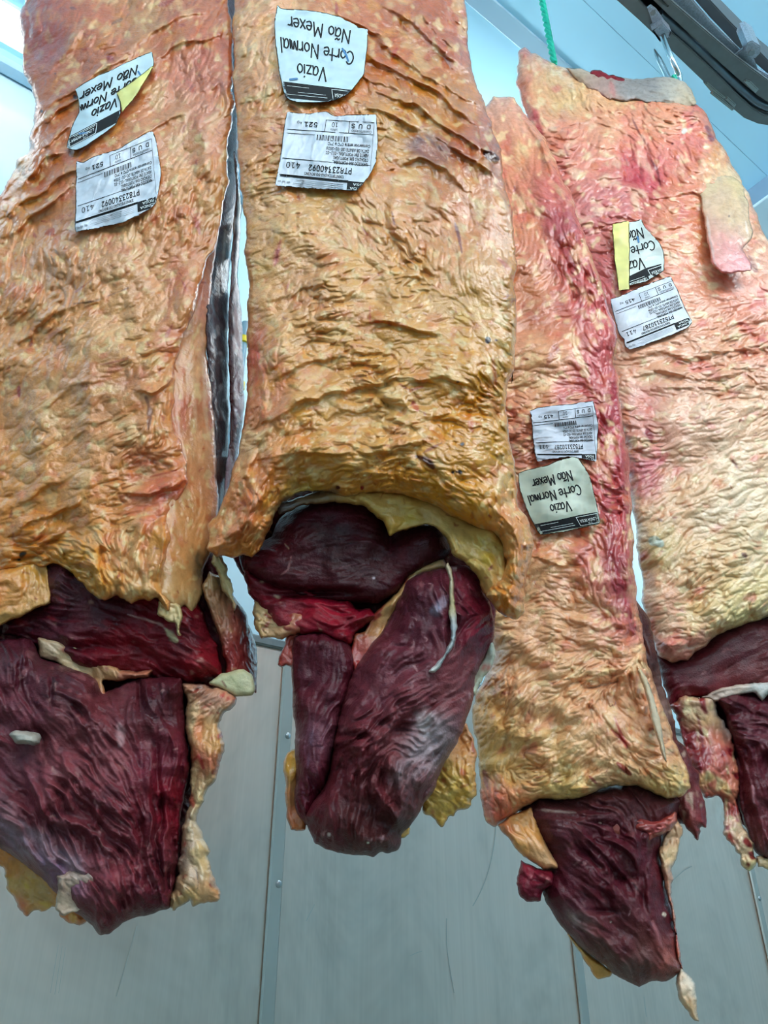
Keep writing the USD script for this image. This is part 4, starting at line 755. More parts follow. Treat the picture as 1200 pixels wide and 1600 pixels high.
piece(q3, "rib_bone", [(996, 1046), (1001, 1044), (1012, 1062), (1020, 1085), (1030, 1120), (1038, 1160), (1044, 1196), (1036, 1186), (1026, 1152), (1016, 1120), (1007, 1078)], 0.872, M_BONE, [(1005, 1060, (222, 196, 160)), (1020, 1110, (226, 208, 184)), (1036, 1170, (222, 200, 172))], flow=[(1015, 1100, 74)], bulge=(5, .009), back=.02, fray=.5, wrinkles=((2, 10, .0005),), lumps=.0005, label="pale smooth sliver of bone at the right edge")
piece(q3, "back_muscle", [(985, 930), (1010, 958), (1018, 985), (1030, 1036), (1048, 1102), (1060, 1152), (1078, 1182), (1092, 1212), (1102, 1256), (1105, 1276), (1104, 1294), (1093, 1292), (1091, 1314), (1082, 1304), (1072, 1292), (1060, 1275), (1050, 1240), (1030, 1180), (1010, 1080), (985, 1000)], 0.965, M_MEAT, [(1010, 1010, (70, 34, 32)), (1040, 1100, (110, 80, 70)), (1065, 1170, (100, 50, 46)), (1085, 1220, (90, 30, 36)), (1095, 1270, (120, 30, 40)), (1075, 1270, (150, 90, 85))], flow=[(1040, 1120, 70)], wrinkles=MEATW, bulge=(16, .02), back=.05, billow=False, fray=1.5, patches=[((200, 170, 150), 4, 1.1, .7), ((40, 14, 18), 6, .7, .6)])
piece(q3, "leg_muscle", [(806, 1262), (844, 1240), (920, 1232), (1000, 1218), (1064, 1250), (1056, 1280), (1036, 1300), (1030, 1340), (1042, 1392), (1053, 1432), (1060, 1480), (1066, 1518), (1040, 1534), (1018, 1533), (1000, 1543), (984, 1536), (960, 1524), (928, 1496), (892, 1464), (872, 1440), (855, 1414), (846, 1385), (850, 1360), (840, 1330), (826, 1300)], 0.96, M_MEAT,
    [(850, 1270, (88, 46, 50)), (920, 1252, (92, 50, 52)), (1000, 1240, (90, 46, 48)), (860, 1320, (82, 34, 42)), (940, 1320, (84, 30, 40)), (1000, 1340, (86, 28, 40)), (880, 1380, (88, 28, 42)), (940, 1400, (82, 28, 38)), (1020, 1420, (84, 30, 38)), (900, 1440, (110, 70, 72)), (960, 1460, (90, 38, 44)), (980, 1510, (100, 64, 60)), (1040, 1500, (130, 70, 66)), (1050, 1400, (96, 34, 42)), (930, 1490, (108, 76, 70))],
    flow=[(920, 1250, 5), (880, 1330, 40), (960, 1340, 55), (1010, 1360, 85), (900, 1420, 40), (980, 1440, 50), (1030, 1450, 70), (960, 1500, 50)], wrinkles=((4, 20, .0024), (1.8, 12, .0014)), bulge=(46, .055), back=.07, billow=False, fray=.9, flecks=30, fleck_color=(160, 115, 115), patches=[((140, 92, 92), 4, 1.4, .45), ((52, 18, 26), 8, .9, .45)],
    pits=[(1005, 1400, 6, 22, -.01), (940, 1424, 24, 5, -.008), (985, 1370, 16, 6, -.006)], strokes=[([(990, 1380), (1008, 1405), (1012, 1420)], 2.2, (42, 14, 20), .85), ([(890, 1385), (940, 1410), (965, 1428)], 2.2, (52, 18, 24), .7), ([(895, 1336), (905, 1345), (896, 1352)], 1.2, (140, 96, 96), .6), ([(978, 1345), (985, 1370), (1000, 1390)], 1.2, (140, 90, 90), .6), ([(1020, 1440), (1035, 1480)], 1.8, (170, 110, 110), .6), ([(840, 1265), (900, 1270)], 2, (190, 170, 160), .5)], spots=[(1038, 1430, 4, (222, 200, 180)), (955, 1442, 1.8, (200, 180, 170))],  # dark strokes run through the pits and darken them by colour
    blobs=[(905, 1435, 30, 11, 45, (150, 128, 124), .85), (925, 1450, 22, 8, 35, (160, 80, 84), .6), (970, 1510, 30, 14, 30, (112, 92, 86), .7), (1045, 1505, 14, 22, 0, (176, 110, 96), .6)])
piece(q3, "connective_tissue", [(846, 1262), (880, 1264), (920, 1272), (960, 1280), (1000, 1276), (1030, 1282), (1054, 1270), (1050, 1300), (1020, 1308), (1014, 1318), (1006, 1306), (980, 1306), (964, 1340), (950, 1348), (940, 1322), (922, 1296), (890, 1276)], 0.928, M_FAT, [(870, 1264, (190, 170, 160)), (930, 1284, (200, 180, 160)), (948, 1325, (190, 150, 130)), (980, 1290, (140, 60, 62)), (1020, 1295, (150, 64, 64)), (1045, 1285, (190, 120, 105))], flow=[(920, 1280, 10), (950, 1330, 70), (1020, 1290, 0)], bulge=(10, .014), back=.02, fray=1.8, wrinkles=((3, 8, .0018), (1.5, 5, .001)), patches=[((120, 32, 40), 5, .5, .7)])
piece(q3, "fat_edge", [(778, 1290), (800, 1270), (830, 1260), (846, 1300), (862, 1330), (872, 1356), (850, 1360), (836, 1350), (818, 1338), (800, 1314)], 0.925, M_FAT, [(795, 1290, (222, 190, 130)), (810, 1310, (226, 176, 105)), (840, 1345, (220, 180, 140)), (790, 1300, (190, 90, 70))], flow=[(815, 1315, 55)], bulge=(10, .014), back=.02, fray=1.0, wrinkles=((3, 8, .0014),))
piece(q3, "muscle_knob", [(814, 1342), (824, 1352), (844, 1356), (860, 1362), (862, 1380), (850, 1400), (846, 1410), (824, 1411), (808, 1394), (806, 1376), (812, 1358)], 0.93, M_MEAT, [(820, 1360, (150, 40, 60)), (830, 1390, (100, 26, 44)), (850, 1375, (120, 34, 50)), (814, 1385, (110, 24, 44))], flow=[(830, 1380, 45)], bulge=(14, .025), back=.04, billow=False, fray=1.6, wrinkles=((3, 8, .0026), (1.5, 5, .0014)), patches=[((200, 130, 130), 4, 1.3, .6)])
piece(q3, "fat_edge", [(1040, 1296), (1054, 1278), (1067, 1296), (1062, 1320), (1056, 1340), (1048, 1356), (1051, 1388), (1048, 1404), (1056, 1438), (1060, 1470), (1066, 1516), (1058, 1500), (1050, 1440), (1040, 1400), (1032, 1360), (1028, 1325)], 0.94, M_FAT, [(1050, 1310, (214, 180, 150)), (1040, 1340, (214, 190, 150)), (1044, 1390, (205, 160, 140)), (1054, 1450, (190, 110, 100)), (1062, 1500, (200, 130, 110))], flow=[(1045, 1380, 85)], bulge=(9, .014), back=.02, fray=1.4, wrinkles=((3, 8, .0018), (1.5, 5, .001)))
piece(q3, "fat_tail", [(1062, 1506), (1070, 1520), (1082, 1528), (1087, 1538), (1084, 1552), (1088, 1572), (1093, 1598), (1087, 1596), (1078, 1586), (1068, 1570), (1060, 1556), (1059, 1530)], 0.95, M_FAT, [(1070, 1540, (220, 186, 150)), (1082, 1545, (240, 236, 225)), (1080, 1580, (222, 190, 150))], flow=[(1074, 1550, 65)], bulge=(8, .014), back=.02, fray=1.2, wrinkles=((3, 8, .0018),), label="thin strip of fat hanging off the tip")
piece(q3, "fat_flap", [(886, 1454), (900, 1472), (922, 1494), (940, 1506), (958, 1518), (955, 1527), (934, 1530), (922, 1514), (906, 1488), (894, 1472)], 0.975, M_FAT, [(905, 1480, (226, 190, 120)), (930, 1510, (224, 176, 100)), (945, 1520, (222, 180, 110))], flow=[(920, 1500, 45)], bulge=(8, .012), back=.02, fray=.9, wrinkles=((3, 8, .0008),))

piece(q3, "inner_muscle", [(800, 1240), (920, 1200), (1040, 1200), (1075, 1240), (1095, 1290), (1060, 1285), (1048, 1310), (1040, 1350), (1046, 1440), (1055, 1505), (1000, 1530), (940, 1490), (870, 1420), (850, 1400), (850, 1340), (830, 1300)], 1.0, M_MEAT, [(900, 1260, (84, 26, 36)), (1040, 1270, (100, 34, 44)), (950, 1400, (78, 24, 34))], flow=[(900, 1260, 60)], wrinkles=MEATW, bulge=(30, .02), back=.05, billow=False, fray=1.0, patches=[((150, 40, 50), 6, .9, .5), ((205, 170, 150), 4, 1.4, .5)])
HUE[0] = np.array([1.0, 0.94, 0.96])
# ---- beef piece 4: right, cut off by the frame, its top edge in view
q4 = thing("beef_quarter", "pinkish beef piece at the right whose upper edge shows against the ceiling", "beef", hang_point(1190, 1360, 1.06), GROUP)
Y4 = lambda x, y: 1.045 + 0.0001 * np.maximum(0, x - 1080)
piece(q4, "fat_layer", [(808, 100), (812, 80), (820, 73), (828, 82), (840, 86), (859, 96), (885, 104), (905, 112), (930, 125), (960, 140), (1000, 146), (1040, 152), (1084, 160), (1099, 171), (1107, 187), (1121, 221), (1129, 236), (1147, 262), (1166, 296), (1185, 330), (1192, 360), (1202, 376), (1235, 430), (1255, 600), (1255, 962), (1200, 964), (1154, 978), (1123, 989), (1096, 1012), (1073, 1031), (1060, 1030), (1047, 1036), (1031, 1029), (1022, 1016), (1012, 982), (1004, 943), (999, 886), (993, 828), (985, 780), (955, 600), (935, 480), (885, 340), (835, 230), (812, 160), (806, 130)], Y4, M_FAT,
    [(815, 90, (220, 170, 140)), (820, 140, (214, 140, 115)), (830, 170, (205, 110, 100)), (870, 130, (222, 190, 146)), (850, 160, (222, 178, 130)), (900, 160, (222, 190, 140)), (900, 220, (212, 150, 125)), (960, 170, (226, 182, 140)), (1000, 220, (216, 140, 120)), (1060, 180, (220, 160, 125)), (1080, 220, (205, 125, 110)), (1010, 270, (200, 100, 100)), (900, 280, (205, 135, 120)), (1060, 300, (208, 138, 105)), (1120, 240, (200, 150, 95)), (1150, 290, (214, 190, 150)), (940, 330, (200, 130, 125)), (1060, 370, (212, 150, 105)), (1080, 340, (205, 130, 90)), (1060, 430, (216, 150, 120)), (1100, 460, (218, 160, 128)), (950, 430, (190, 110, 105)), (1180, 440, (214, 160, 130)), (1020, 570, (224, 178, 145)), (1120, 560, (222, 172, 138)), (1190, 520, (216, 150, 122)), (1000, 650, (214, 160, 140)), (1100, 660, (228, 190, 160)), (1180, 660, (226, 186, 152)), (1005, 740, (200, 130, 125)), (1060, 760, (226, 190, 150)), (1160, 760, (230, 205, 172)), (1020, 860, (214, 185, 140)), (1090, 860, (226, 192, 150)), (1180, 850, (230, 204, 165)), (1020, 960, (220, 168, 135)), (1100, 960, (228, 200, 150)), (1170, 940, (228, 205, 150)), (1060, 1015, (216, 150, 130))],
    flow=[(820, 130, 80), (870, 140, 60), (900, 220, -15), (960, 160, 50), (1010, 250, 70), (1060, 200, 10), (930, 300, -20), (1070, 330, 10), (1060, 400, 30), (1100, 240, 60), (1150, 290, 40), (1050, 560, -8), (1150, 560, -15), (1000, 600, 10), (1080, 700, -25), (1160, 720, -25), (1060, 820, -20), (1160, 860, -15), (1030, 940, -50), (1120, 960, -25), (960, 480, 70)],
    wrinkles=((5.0, 12, .0040), (2.4, 8, .0030), (1.4, 5, 0.0013)), bulge=(42, .05), back=.08, fray=1.3, flecks=170, lumps=.006,
    folds=[([(985, 300), (1030, 305), (1080, 298)], .010, 12, 4), ([(1040, 330), (1080, 328), (1094, 322)], .006, 8, 4), ([(1030, 350), (1070, 352), (1094, 345)], .006, 8, 4), ([(980, 560), (1040, 545), (1100, 560), (1160, 545), (1220, 540)], .009, 10, 4), ([(975, 590), (1030, 575), (1090, 590), (1150, 580), (1220, 575)], .008, 10, 4), ([(1010, 610), (1080, 605), (1140, 600), (1200, 600)], .006, 10, 4), ([(880, 200), (920, 190), (960, 180)], .006, 8, 4), ([(865, 250), (920, 225), (970, 225)], .006, 9, 4), ([(890, 300), (930, 275), (980, 265)], .006, 9, 4), ([(1060, 170), (1090, 185), (1104, 215)], .006, 6, 6), ([(1030, 1000), (1050, 1015), (1070, 1010)], .006, 8, 4), ([(820, 110), (835, 160), (850, 205)], .010, 8, 8)],
    strokes=[([(985, 172), (990, 190), (1000, 210), (1010, 225), (1018, 250), (1028, 270), (1032, 292)], 1.8, (110, 24, 24), .85), ([(1005, 215), (1015, 230)], 4, (120, 20, 40), .8), ([(965, 280), (990, 280), (1010, 282)], 6, (175, 40, 62), .6), ([(880, 225), (890, 250)], 2.4, (120, 28, 42), .7), ([(925, 145), (935, 152)], 2, (110, 30, 40), .6), ([(1104, 200), (1112, 218)], 5, (110, 18, 36), .85), ([(1185, 530), (1210, 540)], 8, (190, 60, 60), .6), ([(1012, 672), (1018, 690)], 4.5, (130, 20, 34), .85), ([(1145, 720), (1152, 730)], 3, (100, 25, 32), .7), ([(1027, 810), (1034, 814)], 3, (80, 20, 30), .8), ([(1160, 865), (1165, 868)], 3, (90, 20, 30), .8), ([(1095, 785), (1110, 795)], 2, BLOOD, .5), ([(1100, 580), (1125, 575)], 3, (190, 70, 70), .4), ([(1170, 400), (1180, 420)], 5, (110, 30, 34), .7), ([(830, 160), (838, 185), (848, 220)], 7, (190, 55, 75), .6)],
    spots=[(1071, 206, 5, (205, 205, 190)), (1058, 244, 4, (240, 170, 160)), (1026, 229, 2, BLOOD), (1048, 225, 2.4, (100, 24, 36)), (1023, 845, 9, (176, 180, 160)), (1030, 850, 7, (170, 176, 160))],
    blobs=[(1000, 270, 46, 26, 40, (186, 70, 80), .6), (870, 260, 26, 40, 30, (200, 110, 105), .4), (1020, 740, 26, 40, 0, (190, 90, 100), .55), (1000, 640, 20, 40, 0, (205, 125, 115), .4), (960, 420, 20, 60, 20, (185, 100, 98), .5), (1030, 860, 16, 40, 5, (205, 190, 140), .5), (1130, 800, 50, 20, -25, (240, 222, 195), .5), (1060, 1012, 26, 14, -20, (214, 110, 100), .5), (1080, 350, 20, 22, 0, (205, 120, 60), .5), (1150, 460, 40, 30, 0, (222, 140, 120), .4)],
    patches=[((236, 212, 180), 8, 0.55, .55), ((205, 100, 100), 11, .9, .5)], step=1.55, key="q4")
piece(q4, "top_membrane", [(878, 104), (905, 106), (922, 112), (945, 117), (962, 122), (992, 123), (1020, 120), (1050, 122), (1070, 130), (1080, 146), (1087, 162), (1080, 168), (1050, 166), (1020, 160), (992, 157), (975, 158), (954, 155), (928, 147), (905, 132)], 1.03, M_SKIN, [(900, 115, (190, 170, 150)), (940, 130, (158, 138, 138)), (980, 140, (140, 142, 148)), (1020, 140, (142, 144, 150)), (1060, 145, (178, 176, 172)), (1078, 158, (190, 176, 152)), (940, 148, (200, 160, 150))], flow=[(960, 135, 10), (1040, 140, 4), (1075, 150, 60)], bulge=(14, .014), back=.06, fray=1.2, wrinkles=((3.5, 16, .0034), (1.6, 9, .0016)), billow=False, strokes=[([(925, 142), (945, 152)], 2.4, (110, 24, 40), .8), ([(1000, 132), (1040, 138)], 1.5, (110, 112, 122), .6), ([(985, 150), (1020, 154)], 1.6, (130, 130, 138), .6), ([(955, 128), (960, 148)], 5, (200, 120, 125), .5)], label="grey-white membrane along the top edge")
piece(q4, "meat_scrap", [(922, 116), (928, 112), (936, 111), (943, 116), (950, 120), (960, 116), (966, 120), (980, 124), (992, 126), (978, 128), (960, 127), (945, 125), (932, 120)], 1.025, M_MEAT, [(935, 115, (120, 20, 36)), (962, 120, (130, 30, 44)), (980, 126, (120, 50, 60))], bulge=(5, .012), back=.02, billow=False, fray=1.6, wrinkles=((2, 4, .002),))
piece(q4, "fat_flap", [(1092, 280), (1098, 270), (1108, 262), (1127, 270), (1146, 277), (1160, 289), (1167, 304), (1170, 337), (1177, 362), (1173, 374), (1164, 382), (1158, 390), (1167, 406), (1174, 422), (1160, 426), (1140, 430), (1124, 427), (1110, 410), (1103, 375), (1096, 320)], lambda x, y: 1.034 - 0.00026 * (y - 262), M_FAT, [(1105, 272, (176, 160, 130)), (1130, 280, (190, 170, 130)), (1150, 290, (205, 185, 135)), (1110, 310, (196, 168, 145)), (1130, 330, (205, 178, 148)), (1155, 340, (206, 180, 140)), (1130, 370, (205, 168, 142)), (1165, 360, (204, 176, 142)), (1140, 400, (222, 165, 155)), (1120, 410, (214, 140, 135)), (1150, 420, (205, 120, 125)), (1170, 415, (222, 160, 155))], flow=[(1130, 330, 70), (1140, 410, 40)], bulge=(14, .010), back=.03, fray=1.4, wrinkles=((5, 10, .0016), (2, 6, .0008)), spots=[(1140, 338, 1.6, (60, 20, 24))], strokes=[([(1103, 320), (1108, 370), (1118, 415)], 2, (232, 225, 215), .5), ([(1165, 345), (1168, 365)], 1.6, (240, 232, 220), .6)], label="pale loose flap of fat at the right")
piece(q4, "upper_muscle", [(1022, 1018), (1050, 1030), (1075, 1025), (1100, 1005), (1150, 972), (1255, 955), (1255, 1100), (1180, 1080), (1120, 1092), (1080, 1092), (1062, 1100), (1046, 1112), (1040, 1090), (1030, 1050)], 1.07, M_MEAT, [(1050, 1060, (70, 16, 28)), (1100, 1040, (76, 28, 34)), (1160, 1010, (78, 30, 36)), (1200, 1000, (80, 30, 36)), (1130, 1070, (110, 50, 52)), (1190, 1050, (112, 60, 60)), (1060, 1090, (120, 20, 36))], flow=[(1120, 1040, -15)], wrinkles=MEATW, bulge=(30, .035), back=.06, billow=False, fray=1.3, patches=[((160, 110, 110), 4, 1.4, .5)])
piece(q4, "connective_tissue", [(1080, 1094), (1110, 1084), (1150, 1072), (1180, 1066), (1255, 1060), (1255, 1082), (1200, 1082), (1190, 1100), (1180, 1084), (1140, 1088), (1120, 1096), (1100, 1092)], 1.045, M_SKIN, [(1100, 1088, (176, 150, 140)), (1160, 1076, (205, 185, 175)), (1190, 1080, (200, 205, 210))], flow=[(1150, 1080, -10)], bulge=(7, .01), back=.02, fray=1.3, wrinkles=((2.5, 8, .0016),))
piece(q4, "rib_trim", [(1044, 1104), (1060, 1086), (1080, 1086), (1116, 1086), (1136, 1130), (1143, 1152), (1151, 1200), (1155, 1256), (1168, 1304), (1182, 1345), (1181, 1356), (1176, 1369), (1165, 1356), (1156, 1340), (1144, 1320), (1130, 1304), (1134, 1280), (1132, 1258), (1124, 1246), (1116, 1242), (1104, 1246), (1094, 1228), (1080, 1190), (1064, 1152)], 1.06, M_FAT, [(1055, 1110, (110, 24, 36)), (1085, 1110, (222, 190, 150)), (1100, 1130, (222, 180, 130)), (1075, 1150, (130, 24, 40)), (1120, 1130, (205, 195, 190)), (1110, 1170, (200, 130, 105)), (1095, 1190, (140, 28, 40)), (1130, 1190, (190, 110, 100)), (1110, 1220, (226, 180, 130)), (1135, 1220, (215, 140, 110)), (1140, 1260, (140, 24, 40)), (1140, 1290, (226, 190, 165)), (1160, 1320, (226, 200, 165)), (1170, 1350, (228, 210, 150))], flow=[(1090, 1130, 70), (1120, 1200, 65), (1150, 1300, 60)], bulge=(16, .02), back=.03, fray=2.3, wrinkles=((4, 8, .0034), (2, 5, .002)), lumps=.006, spread=10, patches=[((130, 16, 36), 5, .45, .9), ((232, 214, 170), 4, .8, .8)], strokes=[([(1085, 1100), (1095, 1140), (1100, 1180)], 3, (120, 18, 34), .8), ([(1060, 1130), (1085, 1170), (1100, 1230)], 5, (120, 18, 34), .8)], blobs=[(1110, 1214, 9, 7, 0, (236, 206, 150), .9), (1138, 1230, 9, 7, 45, (236, 206, 150), .9), (1143, 1306, 6, 6, 0, (200, 30, 45), .8)])
piece(q4, "main_muscle", [(1114, 1088), (1150, 1080), (1200, 1084), (1255, 1086), (1255, 1350), (1196, 1342), (1180, 1330), (1168, 1304), (1156, 1258), (1150, 1200), (1143, 1152), (1130, 1115)], 1.075, M_MEAT, [(1150, 1110, (80, 32, 40)), (1190, 1150, (90, 36, 46)), (1170, 1220, (88, 34, 42)), (1200, 1300, (100, 44, 50)), (1180, 1320, (110, 70, 72))], flow=[(1170, 1120, 20), (1180, 1200, 75), (1190, 1300, 60)], wrinkles=((4, 20, .003), (1.8, 12, .0018)), bulge=(34, .045), back=.06, billow=False, fray=.9, patches=[((150, 100, 104), 4, 1.3, .5)], strokes=[([(1175, 1230), (1178, 1260)], 2, (170, 120, 125), .6)])
piece(q4, "fat_edge", [(1180, 1336), (1194, 1340), (1206, 1346), (1255, 1352), (1255, 1366), (1205, 1362), (1192, 1352), (1184, 1356)], 1.06, M_FAT, [(1195, 1350, (222, 180, 100)), (1186, 1350, (225, 215, 200))], bulge=(5, .01), back=.02, wrinkles=((2, 5, .001),))
piece(q4, "inner_muscle", [(1010, 1000), (1100, 980), (1250, 940), (1250, 1330), (1180, 1310), (1150, 1280), (1135, 1250), (1110, 1225), (1090, 1180), (1060, 1110), (1038, 1070)], 1.115, M_MEAT, [(1050, 1060, (84, 26, 36)), (1150, 1100, (100, 34, 44)), (1180, 1250, (78, 24, 34))], flow=[(1100, 1100, 60)], wrinkles=MEATW, bulge=(30, .02), back=.05, billow=False, fray=1.0, patches=[((150, 40, 50), 6, .9, .5), ((205, 170, 150), 4, 1.4, .5)])
# ------------------------------------------------------------------ the stickers on the beef
M_GREYINK = plain("grey_ink", (150, 152, 160), .5)
GLYPH = {  # handwriting: (advance, strokes), capitals 1 high, small letters 0.62
    "V": (.72, [[(0, 1), (.3, 0), (.66, 1)]]), "C": (.72, [[(.62, .86), (.45, 1), (.18, .9), (.04, .5), (.18, .12), (.42, 0), (.62, .14)]]),
    "N": (.8, [[(.03, 0), (.06, 1), (.6, 0), (.66, 1)]]), "M": (.95, [[(.03, 0), (.14, 1), (.42, .3), (.7, 1), (.8, 0)]]),
    "a": (.6, [[(.46, .6), (.2, .62), (.04, .36), (.1, .06), (.28, .02), (.44, .3), (.47, .6), (.46, .2), (.52, 0)]]),
    "ã": (.6, [[(.46, .6), (.2, .62), (.04, .36), (.1, .06), (.28, .02), (.44, .3), (.47, .6), (.46, .2), (.52, 0)], [(.08, .8), (.2, .9), (.32, .8), (.46, .9)]]),
    "z": (.56, [[(.06, .6), (.44, .6), (.06, 0), (.48, .02)]]), "i": (.26, [[(.12, .6), (.12, 0)], [(.12, .84), (.14, .88)]]),
    "o": (.6, [[(.28, .62), (.08, .46), (.06, .16), (.26, 0), (.46, .18), (.46, .46), (.28, .62)]]),
    "r": (.46, [[(.06, .62), (.08, 0)], [(.08, .4), (.22, .6), (.4, .58)]]), "t": (.5, [[(.22, .95), (.22, .05)], [(.02, .55), (.44, .55)]]),
    "e": (.58, [[(.06, .32), (.46, .36), (.36, .6), (.16, .58), (.04, .3), (.16, .02), (.46, .1)]]),
    "m": (.86, [[(.05, 0), (.1, .6), (.2, .56), (.36, .08), (.44, .56), (.54, .56), (.66, .06), (.72, .6), (.76, 0)]]),
    "l": (.26, [[(.12, 1), (.12, 0)]]), "x": (.56, [[(.04, .6), (.46, 0)], [(.44, .62), (.04, 0)]]), " ": (.42, []),
}


def smooth_line(p, n=6):
    p = np.asarray(p, float)
    if len(p) < 4:
        return p
    out = [p[0]]
    for i in range(len(p) - 1):
        a, b, c, d = p[max(i - 1, 0)], p[i], p[i + 1], p[min(i + 2, len(p) - 1)]
        for k in range(1, n + 1):
            t = k / n
            out.append(0.5 * (2 * b + (c - a) * t + (2 * a - 5 * b + 4 * c - d) * t * t + (3 * b - a - 3 * c + d) * t ** 3))
    return np.array(out)


def hand(text, x0, x1, y_base, size, slope=0.0):
    """Pen strokes of a handwritten line, in the sticker's own per cent (y down)."""
    total = sum(GLYPH[c][0] for c in text)
    k = (x1 - x0) / total
    x, out = x0, []
    for c in text:
        adv, strokes = GLYPH[c]
        for s in strokes:
            s = smooth_line(s) if c not in "VNMzxlti" else np.asarray(s, float)
            out.append([(x + px * k, y_base - py * size + slope * (x + px * k - x0)) for px, py in s])
        x += adv * k
    return out


class Sticker:
    """A paper sheet lying on a piece of beef; its print lies on the paper."""

    def __init__(self, name, label, group, field, outline, corners, paper_color, lift=0.0035, crumple=0.0012, flow=((0, 0, -75),), seed_sigma=3.0, colors=None, extra=None):
        self.c = np.array(corners, float)                       # reading order: top left, top right, bottom right, bottom left
        fx, fy, t = FIELDS[field]
        o = np.asarray(outline, float)
        cx, cy = o.mean(0)
        self.poly = Polygon(o).buffer(-0.9)
        x0, y0 = np.floor(o.min(0)).astype(int) - 16
        x1, y1 = np.ceil(o.max(0)).astype(int) + 16
        sub = t[max(0, y0 - fy):y1 - fy, max(0, x0 - fx):x1 - fx]
        oy, ox = max(fy, y0), max(fx, x0)
        base = ndi.gaussian_filter(ndi.minimum_filter(sub, 9), 5) - lift
        g = rng()
        if crumple:
            wob = swept(smooth_noise(base.shape, seed_sigma, g).astype(np.float32), np.full(base.shape, math.cos(math.radians(flow[0][2])), np.float32), np.full(base.shape, math.sin(math.radians(flow[0][2])), np.float32), 16)
            base = base - crumple * (1.2 * np.exp(-0.8 * np.abs(wob)) + 0.35 * smooth_noise(base.shape, 7, g))
        self.base = (ox, oy, base)

        def Y(X, Yp):
            tt = ndi.map_coordinates(base, [Yp - oy, X - ox], order=1, mode="nearest")
            return tt * rays(X, Yp)[..., 1]
        ctr = on_plane_y(np.array(cx), np.array(cy), float(Y(np.array([[cx]]), np.array([[cy]]))[0, 0]))
        self.t = thing(name, label, "label", ctr, group)
        self.field = f"{self.t.GetPath()}_paper"
        piece(self.t, "paper", outline, Y, M_PAPER, colors or [(cx, cy, paper_color)], wrinkles=(), bulge=(2.0, 0.0003), back=0.0003, fray=0.35, lumps=0, step=1.9, key=self.field, spread=6)
        self.Y = Y

    def place(self, p):
        """Per cent of the sticker -> sheet."""
        p = np.asarray(p, float)
        u, v = p[..., 0:1] / 100, p[..., 1:2] / 100
        a, b, c, d = self.c
        return a * (1 - u) * (1 - v) + b * u * (1 - v) + c * u * v + d * (1 - u) * v

    def drape(self, v2, f, name, mat, off=0.0006, label=None):
        v2, f = np.asarray(v2, float), np.asarray(f, int)
        m = trimesh.Trimesh(np.column_stack([v2, np.zeros(len(v2))]), f, process=False)
        v3, f = trimesh.remesh.subdivide_to_size(m.vertices, m.faces, 5.0)
        v2 = v3[:, :2]
        ok = shapely.contains_xy(self.poly, v2[:, 0], v2[:, 1])
        f = f[ok[f].all(1)]
        if not len(f):
            return
        q = v2[f]
        cr = np.cross(q[:, 1] - q[:, 0], q[:, 2] - q[:, 0])
        f = f[np.abs(cr) > 1e-5]
        cr = cr[np.abs(cr) > 1e-5]
        f[cr > 0] = f[cr > 0][:, [0, 2, 1]]
        uq, inv = np.unique(f, return_inverse=True)
        v2, f = v2[uq], inv.reshape(-1, 3)
        x0, y0, t = FIELDS[self.field]
        tt = ndi.map_coordinates(t, [v2[:, 1] - y0, v2[:, 0] - x0], order=1, mode="nearest") - off
        return obj(name, (CAM + rays(v2[:, 0], v2[:, 1]) * tt[:, None], f), mat, self.t, smooth=True, label=label)

    def shapes(self, geoms, name, mat, off=0.0006, label=None):
        """Flat shapes given on the sheet."""
        g = unary_union(geoms).intersection(self.poly)
        vs, fs, n = [], [], 0
        for p in getattr(g, "geoms", [g]):
            if p.geom_type != "Polygon" or p.area < 0.15:
                continue
            v, f = trimesh.creation.triangulate_polygon(p.segmentize(3.0), engine="earcut")
            vs.append(v), fs.append(np.asarray(f) + n)
            n += len(v)
        if vs:
            return self.drape(np.vstack(vs), np.vstack(fs), name, mat, off, label)

    def area(self, pts):
        return Polygon(self.place(pts)).buffer(0)

    def rule(self, pts, w):
        return LineString(self.place(pts)).buffer(w, cap_style=2)

    def letters(self, runs):
        """Printed words: (text, x, baseline, height, bold, width or None)."""
        vs, fs, n = [], [], 0
        for text, x, y, h, bold, width in runs:
            m = meshkit.text_mesh(text, 1.0, 0.1, bold=bold)
            keep = m.face_normals[:, 2] > 0.5
            v, f = m.vertices[:, :2].copy(), m.faces[keep]
            k = (width / v[:, 0].max()) if width else h * 0.9
            q = np.column_stack([x + v[:, 0] * k, y - v[:, 1] * h])
            vs.append(self.place(q)), fs.append(f + n)
            n += len(v)
        return np.vstack(vs), np.vstack(fs)


